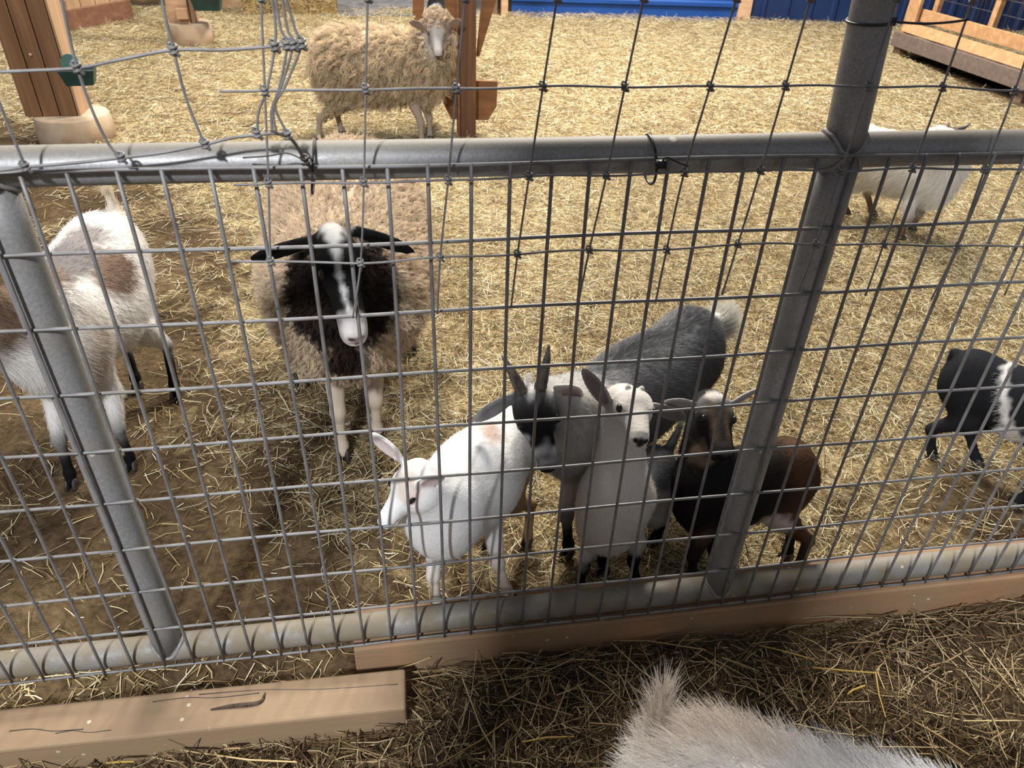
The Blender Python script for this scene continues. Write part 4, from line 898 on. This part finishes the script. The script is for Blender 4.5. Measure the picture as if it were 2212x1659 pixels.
rt = B.make('goat_kid', 'cream-white kid with black lower legs looking out between the horned goat and brown kid', 'baby goat', np.append(((cc + rc) / 2)[:2], 0), [(.76, .71, .65), (.020, .017, .016), (.36, .35, .34), (.34, .31, .30)], 90000, .00022, .10, .13, sag=.08)
hd.eyes(rt, .066, l=.188); hooves(B, rt)

# --- black and brown kid behind the right pipe post
B = Beast(.0026); cc, rc = V3(1.105, .205, .20), V3(1.232, .205, .235); F_ = V3(-1, -.05, 0); ax = np.cross(UP, F_); FR_ = frame(F_, UP); FL = -F_ * .8 + V3(0, 0, -.4); HL = .012
B.cone(rc, cc, .080, .082, .035, .85, ax, 0, FL, HL); B.ell((rc + cc) / 2 - V3(0, 0, .015), (.09, .072, .08), FR_, .04, 0, FL, HL); B.ell(cc + V3(-.03, -.01, 0), (.055, .062, .085), FR_, .03, 0, FL, HL); B.ell(rc + V3(.035, 0, .0), (.06, .062, .085), FR_, .03, 1, FL, HL)
po, no = at(1545, 848, .235), at(1572, 975, .105)
B.cone(cc + V3(-.025, -.0, .05), po + V3(.012, .03, -.065), .062, .042, .03, 1, None, 0, (0, .2, -1), HL)
hd = Head(B, po, no, (.0, -.35, .9), 0, 0, 'goat', .005, 1.2, 1.15)
hd.ear(-1, at(1434, 869, .225), .16, .03, 3, at(1492, 872, .22), (-.1, -.8, -.5), .004); hd.ear(1, at(1636, 842, .23), .15, .03, 3, at(1588, 868, .22), (.1, -.8, -.5), .004)
leg(B, cc + V3(-.03, -.03, -.03), gr(1492, 1256), .015, True, F_, 0, 2, .012, .006); leg(B, cc + V3(-.0, .03, -.03), gr(1545, 1225), .015, True, F_, 0, 0, .012, .006)
leg(B, rc + V3(.045, -.03, .0), gr(1722, 1240), .016, False, F_, 1, 2, .012, .006); leg(B, rc + V3(.03, .035, .0), gr(1700, 1205), .016, False, F_, 0, 0, .012, .006)
tail(B, rc + V3(.085, .01, .03), rc + V3(.098, .01, -.005), .010, 1, .012)
P = hd.p; h = hd.h; tan = V3(.22, .13, .07)
B.paint(P(-.02, 0, .02), (.20 * h, .15 * h, .12 * h), V3(.68, .63, .57), hd.R, .012, .005, .014)
for q in (-1, 1): B.paint(P(.25, .10 * q, .02), .016 * h, tan, None, .012, .002, .004, P(.80, .085 * q, -.11))
B.paint(P(.93, 0, -.15), (.10 * h, .11 * h, .09 * h), V3(.085, .08, .078), hd.R, .02, .002, .003); hd.nose_paint(V3(.012, .011, .012), .05)
B.paint(at(1508, 990, .17), (.035, .04, .025), V3(.34, .24, .17), None, .015, .006); B.paint(at(1662, 1125, .15), (.045, .05, .035), V3(.68, .58, .50), None, .014, .006)
B.paint(at(1735, 1000, .17), (.035, .08, .05), V3(.11, .06, .035), None, .02, .006); B.paint(at(1520, 1150, .15), (.018, .03, .04), V3(.13, .08, .05), None, .02, .005)
rt = B.make('goat_kid', 'black and brown kid with white topknot half hidden by the right pipe post', 'baby goat', (1.19, .205, 0), [(.018, .016, .016), (.10, .055, .03), (.06, .04, .028), (.50, .48, .47)], 80000, .00024, .10, .13, sag=.08)
hd.eyes(rt, .060); hooves(B, rt)

# --- black kid with a white belt at the right edge
B = Beast(.004); rc, cc = V3(1.935, .475, .235), V3(2.085, .275, .225); F_ = unit((cc - rc) * [1, 1, 0]); ax = np.cross(UP, F_); FR_ = frame(F_, UP); FL = -F_ * .8 + V3(0, 0, -.4)
B.cone(rc, cc, .080, .085, .035, .88, ax, 0, FL, .010); B.ell((rc + cc) / 2 - V3(0, 0, .015), (.10, .078, .083), FR_, .04, 0, FL, .01); B.ell(rc - F_ * .035, (.05, .06, .075), FR_, .03, 0, FL, .01); B.ell(cc + F_ * .04, (.055, .06, .08), FR_, .03, 0, FL, .01)
po = cc + F_ * .13 + V3(0, 0, .16); no = po + F_ * .10 + V3(0, -.02, -.10)
B.cone(cc + F_ * .05 + V3(0, 0, .04), po - V3(0, 0, .045), .06, .045, .03, 1, None, 0, (-.3, 0, -1), .01)
hd = Head(B, po, no, (.3, 0, .9), 0, 0, 'goat', .004)
hd.ear(1, po + V3(-.01, .13, 0), .12, .03, 0); hd.ear(-1, po + V3(-.05, -.13, 0), .12, .03, 0)
leg(B, rc + V3(-.045, .0, -.02), gr(2010, 988), .0165, False, F_, 0, 0, .01, .006); leg(B, rc + V3(.035, .01, -.02), gr(2108, 1002), .0165, False, F_, 0, 0, .01, .006)
leg(B, cc + V3(-.03, -.02, -.04), gr(2186, 1095), .0165, True, F_, 0, 0, .01, .006); leg(B, cc + V3(.055, .02, -.04), V3(2.13, .27, 0), .0165, True, F_, 0, 0, .01, .006)
tail(B, rc - F_ * .08 + V3(0, 0, .055), at(2056, 772, .55), .012, 0, .018)
RB = frame(unit(F_ + UP * .55), UP); wb = V3(.70, .66, .62); m0 = rc + (cc - rc) * .34
B.paint(m0 + UP * .0, (.013, .12, .10), wb, RB, .008, .004, .016); B.paint(m0 + F_ * .035 - UP * .055, (.030, .12, .045), wb, RB, .010, .005, .018); B.paint(cc + F_ * -.005 - UP * .07, (.07, .10, .030), wb, FR_, .010, .005, .018)
rt = B.make('goat_kid', 'black kid with white belt at the right edge of the picture', 'baby goat', np.append(((cc + rc) / 2)[:2], 0), [(.016, .016, .019)], 50000, .00028, .12, .13)
hd.eyes(rt); hooves(B, rt)

# --- white goat behind the rail, upper right
B = Beast(.006); rc, cc = V3(2.575, 2.12, .29), V3(2.735, 1.905, .275); F_ = unit((cc - rc) * [1, 1, 0]); ax = np.cross(UP, F_); FR_ = frame(F_, UP); FL = -F_ * .7 + V3(0, 0, -.7); HL = .035
B.cone(rc, cc, .105, .11, .05, .85, ax, 0, FL, HL); B.ell((rc + cc) / 2 - V3(0, 0, .02), (.15, .10, .115), FR_, .05, 0, FL, HL); B.ell(cc + F_ * .05 + V3(0, 0, -.02), (.07, .085, .115), FR_, .04, 0, FL, HL); B.ell(rc - F_ * .05, (.07, .08, .10), FR_, .04, 0, FL, HL)
po, no = at(2048, 281, 1.84), at(2092, 325, 1.72)
B.cone(cc + F_ * .03 + V3(0, 0, .05), po - V3(.02, 0, .05), .095, .065, .04, 1, None, 0, (0, 0, -1), HL)
hd = Head(B, po, no, (0, -.2, 1), 0, 0, 'goat', .006)
hd.ear(-1, at(2008, 286, 1.83), .12, .03, 1); hd.ear(1, at(2108, 300, 1.86), .12, .03, 0)
leg(B, cc + V3(-.04, -.03, -.05), gr(1942, 515), .019, True, F_, 0, 1, .03, .006); leg(B, cc + V3(.05, .02, -.05), gr(1968, 498), .019, True, F_, 0, 1, .03, .006)
leg(B, rc + V3(-.05, -.0, -.02), gr(1826, 462), .019, False, F_, 0, 1, .03, .006); leg(B, rc + V3(.06, .03, -.02), gr(1884, 466), .019, False, F_, 0, 1, .03, .006)
tail(B, rc - F_ * .10 + V3(0, 0, .06), rc - F_ * .14 + V3(0, 0, .12), .016, 0, .03)
B.paint(at(1955, 385, 1.83), (.035, .06, .09), V3(.56, .44, .37), None, .03, .006)
rt = B.make('goat', 'white long-haired goat standing beyond the top rail near the hay feeder', 'goat', np.append(((cc + rc) / 2)[:2], 0), [(.84, .81, .75), (.16, .085, .045)], 40000, .0005, .15, .18, sag=.4)
hd.eyes(rt); hooves(B, rt)
horn(rt, hd.p(0, .08, .0), at(2047, 270, 1.84), at(2044, 259, 1.86), .009, 'pink_horn'); horn(rt, hd.p(.02, -.08, .0) * .3 + at(2074, 280, 1.83) * .7, at(2084, 275, 1.83), at(2098, 264, 1.83), .010)

# --- fluffy white goat on the visitors' side, bottom edge
B = Beast(.006); rc, cc = V3(.83, -.505, .335), V3(1.16, -.665, .315); F_ = unit((cc - rc) * [1, 1, 0]); ax = np.cross(UP, F_); FR_ = frame(F_, UP); FL = -F_ * .75 + V3(0, 0, -.35); HL = .045
B.cone(rc, cc, .115, .11, .05, .9, ax, 0, FL, HL); B.ell((rc + cc) / 2 - V3(0, 0, .03), (.17, .115, .115), FR_, .05, 0, FL, HL); B.ell(rc - F_ * .05, (.075, .09, .10), FR_, .04, 0, FL, HL)
po = cc + F_ * .20 + V3(0, 0, .10); no = po + F_ * .12 + V3(0, 0, -.12)
B.cone(cc + F_ * .04 + V3(0, 0, .03), po - V3(0, 0, .04), .085, .06, .04, 1, None, 0, (-.3, 0, -1), .03)
hd = Head(B, po, no, (.3, 0, .9), 0, 0, 'goat', .006); hd.ear(1, po + V3(.03, .14, 0), .12, .03, 0); hd.ear(-1, po + V3(-.06, -.13, 0), .12, .03, 0)
for p_, q_, fr in ((rc + V3(-.02, .05, -.03), V3(.80, -.42, 0), 0), (rc + V3(-.03, -.05, -.03), V3(.77, -.56, 0), 0), (cc + V3(.02, .05, -.06), V3(1.18, -.60, 0), 1), (cc + V3(.0, -.05, -.06), V3(1.13, -.73, 0), 1)): leg(B, p_, q_, .018, bool(fr), F_, 0, 0, .02, .006)
tail(B, rc - F_ * .085 + V3(-.01, .03, .04), gr(1432, 1512, .42), .015, 2, .04)
B.paint(gr(1600, 1580, .42), (.10, .05, .04), V3(.62, .53, .45), None, .05, .008); B.paint(gr(1860, 1600, .40), (.05, .10, .05), V3(.46, .45, .46), None, .04, .01)
rt = B.make('goat', 'fluffy white goat back close to the camera at the bottom edge, on the loose straw', 'goat', np.append(((cc + rc) / 2)[:2], 0), [(.90, .88, .86), WHITE, (.70, .63, .56)], 60000, .00032, .36, .26, sag=.1, seg=5)
hd.eyes(rt); hooves(B, rt)

# --- dark goat beyond the hay rack
B = Beast(.012); c0 = at(950, 4, 4.75); rc = V3(c0[0], 4.80, .36); cc = rc + V3(.04, .34, 0); F_ = V3(.1, 1, 0)
B.cone(rc, cc, .125, .125, .05, .85, (1, 0, 0), 0, (0, -1, -.5), .02); B.cone(cc + V3(0, .05, .05), cc + V3(.02, .2, .22), .09, .065, .04, 1, None, 0, (0, -.5, -1), .02)
hd = Head(B, cc + V3(.02, .2, .28), cc + V3(.04, .34, .16), (0, .3, 1), 0); hd.ear(-1, cc + V3(.18, .2, .24)); hd.ear(1, cc + V3(-.14, .2, .24))
for p_, dx, dy, fr in ((rc, -.06, 0, 0), (rc, .06, .02, 0), (cc, -.06, 0, 1), (cc, .06, .03, 1)): leg(B, p_ + V3(dx, dy, -.04), V3(p_[0] + dx, p_[1] + dy, 0), .02, bool(fr), F_, 0, 0, .015, .006)
B.paint(rc + V3(-.08, -.06, .03), (.10, .12, .14), V3(.22, .22, .23), None, .02, .01)
rt = B.make('goat', 'dark grey and black goat partly seen behind the hay rack boards', 'goat', np.append(((cc + rc) / 2)[:2], 0), [BLACK], 6000, .001, .2, .2)
hd.eyes(rt); hooves(B, rt)

# ------------------------------------------------------------------ loose straw
def straw(name, x, y, z, L, wd, pitch, label, cat, colors, curve=.12, yaw=None, parts=None):
    n = len(x); yaw = rng.random(n) * 2 * math.pi if yaw is None else yaw
    d = np.stack([np.cos(yaw) * np.cos(pitch), np.sin(yaw) * np.cos(pitch), np.sin(pitch)], 1)
    sd = np.stack([-np.sin(yaw), np.cos(yaw), np.zeros(n)], 1); roll = rng.normal(0, .5, n)
    up = np.cross(d, sd); s2 = sd * np.cos(roll)[:, None] + up * np.sin(roll)[:, None]; u2 = np.cross(d, s2) * -1
    u2 = np.where((u2[:, 2] < 0)[:, None], -u2, u2)
    c = np.stack([x, y, z], 1); bend = (sd * rng.normal(0, curve, n)[:, None] + UP * rng.normal(0, curve * .3, n)[:, None]) * L[:, None]
    fine = np.ones(n, bool) if parts is None else parts
    def rows(k, ts):
        m = int(k.sum()); V = np.zeros((m, 3 * len(ts), 3))
        for i, t in enumerate(ts):
            mid = not np.isscalar(t)
            c_ = c[k] + d[k] * L[k][:, None] * t + bend[k] * (.5 if mid else -.2); wv = s2[k] * wd[k][:, None] * (.5 if mid else .42)
            V[:, i * 3] = c_ - wv; V[:, i * 3 + 1] = c_ + u2[k] * wd[k][:, None] * .42; V[:, i * 3 + 2] = c_ + wv
        q = np.array([x_ for i in range(0, 3 * (len(ts) - 1), 3) for x_ in ([i, i + 3, i + 4, i + 1], [i + 1, i + 4, i + 5, i + 2], [i, i + 2, i + 5, i + 3])])
        return V.reshape(-1, 3), (np.arange(m)[:, None, None] * 3 * len(ts) + q[None]).reshape(-1, 4)
    nf = int(fine.sum()); V1, F1 = rows(fine, (-.5, rng.uniform(-.15, .15, nf)[:, None], .5)); V2, F2 = rows(~fine, (-.5, .5))
    V = np.concatenate([V1, V2]); F = np.concatenate([F1, F2 + len(V1)]); reps = np.concatenate([np.full(nf, 9), np.full(n - nf, 6)])
    me = bpy.data.meshes.new(name); me.vertices.add(len(V)); me.vertices.foreach_set('co', V.astype(np.float32).ravel())
    me.loops.add(F.size); me.loops.foreach_set('vertex_index', F.ravel()); me.polygons.add(len(F)); me.polygons.foreach_set('loop_start', np.arange(len(F)) * 4)
    me.update(calc_edges=True)
    cols = np.asarray(colors)[rng.choice(len(colors), n)] * rng.uniform(.7, 1.2, (n, 1))
    a = me.attributes.new('col', 'FLOAT_COLOR', 'POINT'); a.data.foreach_set('color', np.repeat(np.concatenate([np.clip(cols, 0, .9), np.ones((n, 1))], 1), reps, 0).astype(np.float32).ravel())
    me.materials.append(MAT['straw']); o = link(name, me); return props(o, label, cat, kind='stuff')
GOLD = [lin((228, 212, 170)), lin((208, 188, 142)), lin((240, 230, 200)), lin((182, 160, 116)), lin((150, 128, 90)), lin((128, 108, 72))]
DULL = [lin((182, 158, 116)), lin((152, 128, 90)), lin((200, 180, 140)), lin((118, 96, 66)), lin((92, 73, 50)), lin((80, 62, 44))]
def scatter(x0, x1, y0, y1, dens, cover):
    n = int((x1 - x0) * (y1 - y0) * dens); x = rng.uniform(x0, x1, n); y = rng.uniform(y0, y1, n); k = rng.random(n) < cover(x, y); return x[k], y[k]
def vis(x, y, m=160):                 # keep only the straw the photograph's neighbourhood could see
    P = np.stack([x, y, np.zeros_like(x)], 1) - CAM; q = P @ RC.T; u = 1106 + FPX * q[:, 0] / q[:, 2]; v = 829.5 + FPX * q[:, 1] / q[:, 2]
    return (q[:, 2] > .1) & (u > -700) & (u < 2212 + 800) & (v > -220) & (v < 1659 + 300)
def cover_straw(x, y):
    return cover_pen(x, y) ** 1.3
xs, ys, Ls, ws = [], [], [], []
for (x0, x1, y0, y1, dn, l0, l1, w0, w1) in ((-1.3, 3.3, .10, 1.1, 9500, .012, .095, .0012, .0034), (-2.0, 4.6, 1.1, 2.6, 9000, .015, .085, .0014, .0034), (-3.6, 9.0, 2.6, 7.7, 6500, .02, .10, .0022, .0042)):
    x, y = scatter(x0, x1, y0, y1, dn, cover_straw); k = vis(x, y); x, y = x[k], y[k]; n = len(x)
    xs.append(x); ys.append(y); Ls.append(l0 + (l1 - l0) * rng.random(n) ** 1.7); ws.append(rng.uniform(w0, w1, n))
x, y = scatter(-.9, .32, -.03, .11, 5200, lambda x, y: np.where(y > -.012 - .0215 * (x + 1.2) + .012, .55 + .4 * vnoise(np.stack([x, y], -1), 5, 4), 0)); xs.append(x); ys.append(y); Ls.append(.015 + .07 * rng.random(len(x)) ** 1.7); ws.append(rng.uniform(.0013, .0034, len(x)))
x, y, L, wd = map(np.concatenate, (xs, ys, Ls, ws)); n = len(x)
pit = rng.normal(0, .16, n); k = rng.random(n) < .08; pit[k] = rng.normal(0, .5, k.sum())
bed = .020 * cover_pen(x, y)
wallrise = .05 * sm(6.3, 7.2, y + .06 * (x - 2)) * (x > 1.7) * (y < 7.6)
front = (x - wl[0]) * (wm[1] - wl[1]) / (wm[0] - wl[0]) + wl[1] - .06
k = ~((x > 1.6) & (y > front)); x, y, L, wd, pit, bed = x[k], y[k], L[k], wd[k], pit[k], bed[k]; wallrise = wallrise[k]; n = len(x)
z = gh(x, y) - .006 + bed * rng.random(n) + np.abs(np.sin(pit)) * L * .42 + wallrise * rng.random(n)
straw('straw_bedding', x, y, z, L, wd, pit, 'golden loose straw bedding spread over the whole pen floor', 'straw', GOLD, parts=(y < 2.0))
def cover_front(x, y):
    P = np.stack([x, y], -1); inside = (x < .43) & (y > -.125 + .03 * (.43 - x)) & (y < -.0)
    return np.where(inside, .0, np.clip(.75 + .35 * vnoise(P, 4, 8), .25, 1))
x, y = scatter(-.9, 3.2, -.95, -.015, 13000, cover_front); k = vis(x, y); x, y = x[k], y[k]; n = len(x)
L = .012 + .14 * rng.random(n) ** 3.2; wd = rng.uniform(.0010, .0036, n); pit = rng.normal(0, .13, n); k = rng.random(n) < .08; pit[k] = rng.normal(0, .45, k.sum())
yaw = rng.random(n) * 2 * math.pi
tipy = np.abs(np.sin(yaw)) * L / 2; blk = (y + tipy > -.01); yaw[blk] = rng.normal(0, .12, blk.sum())
z = gh(x, y) - .006 + .022 * rng.random(n) + np.abs(np.sin(pit)) * L * .42
straw('straw_litter', x, y, z, L, wd, pit, 'dull trampled straw on the visitors side of the fence', 'straw', DULL, yaw=yaw)
# single long stalks lying on the litter
seg_ = [(1062, 1420, 1098, 1502), (1095, 1503, 1238, 1546), (1325, 1382, 1525, 1402), (1318, 1388, 1445, 1495), (945, 1655, 1100, 1555), (1128, 1602, 1240, 1590), (1755, 1442, 1890, 1454), (1640, 1394, 1760, 1425), (1890, 1450, 1912, 1550), (1970, 1555, 2095, 1632), (1998, 1540, 2212, 1560), (2115, 1400, 2212, 1520), (230, 1648, 290, 1645), (480, 1618, 520, 1616), (390, 1622, 640, 1648), (860, 1445, 930, 1420), (940, 1420, 870, 1404), (1560, 1420, 1640, 1450), (2010, 1440, 2100, 1400), (1830, 1500, 1870, 1480)]
A_ = np.array([gr(a, b, .022) for a, b, _, _ in seg_]); B_ = np.array([gr(c, d, .030) for _, _, c, d in seg_]); D_ = B_ - A_; n = len(A_)
straw('straw_litter', *((A_ + B_) / 2).T, np.linalg.norm(D_, axis=1), rng.uniform(.0032, .0050, n), np.arcsin(D_[:, 2] / np.linalg.norm(D_, axis=1)), 'scattered single long pale stalks on top of the trampled straw', 'straw', [lin((206, 182, 132)), lin((190, 160, 84)), lin((180, 152, 110))], .05, np.arctan2(D_[:, 1], D_[:, 0]))
# straw sticking out of the bale, one part of it
bo, bd, bn, BL = bale_frame; n = 5000
s0, zz, dep = rng.random(n) * BL, rng.random(n) * .36, rng.random(n) * .44; f = rng.random(n) < .6
p = np.where(f[:, None], bo + bd * s0[:, None] + UP * zz[:, None], bo + bd * s0[:, None] + bn * dep[:, None] + UP * .36)
o = straw('loose_straw', p[:, 0], p[:, 1], p[:, 2], rng.uniform(.03, .10, n), rng.uniform(.002, .004, n), rng.normal(0, .5, n), None, None, GOLD)
for ob in bpy.data.objects:
    if ob.name.startswith('straw_bale'): o.parent = ob; o.matrix_parent_inverse = Matrix.Translation(-Vector(ob.location))
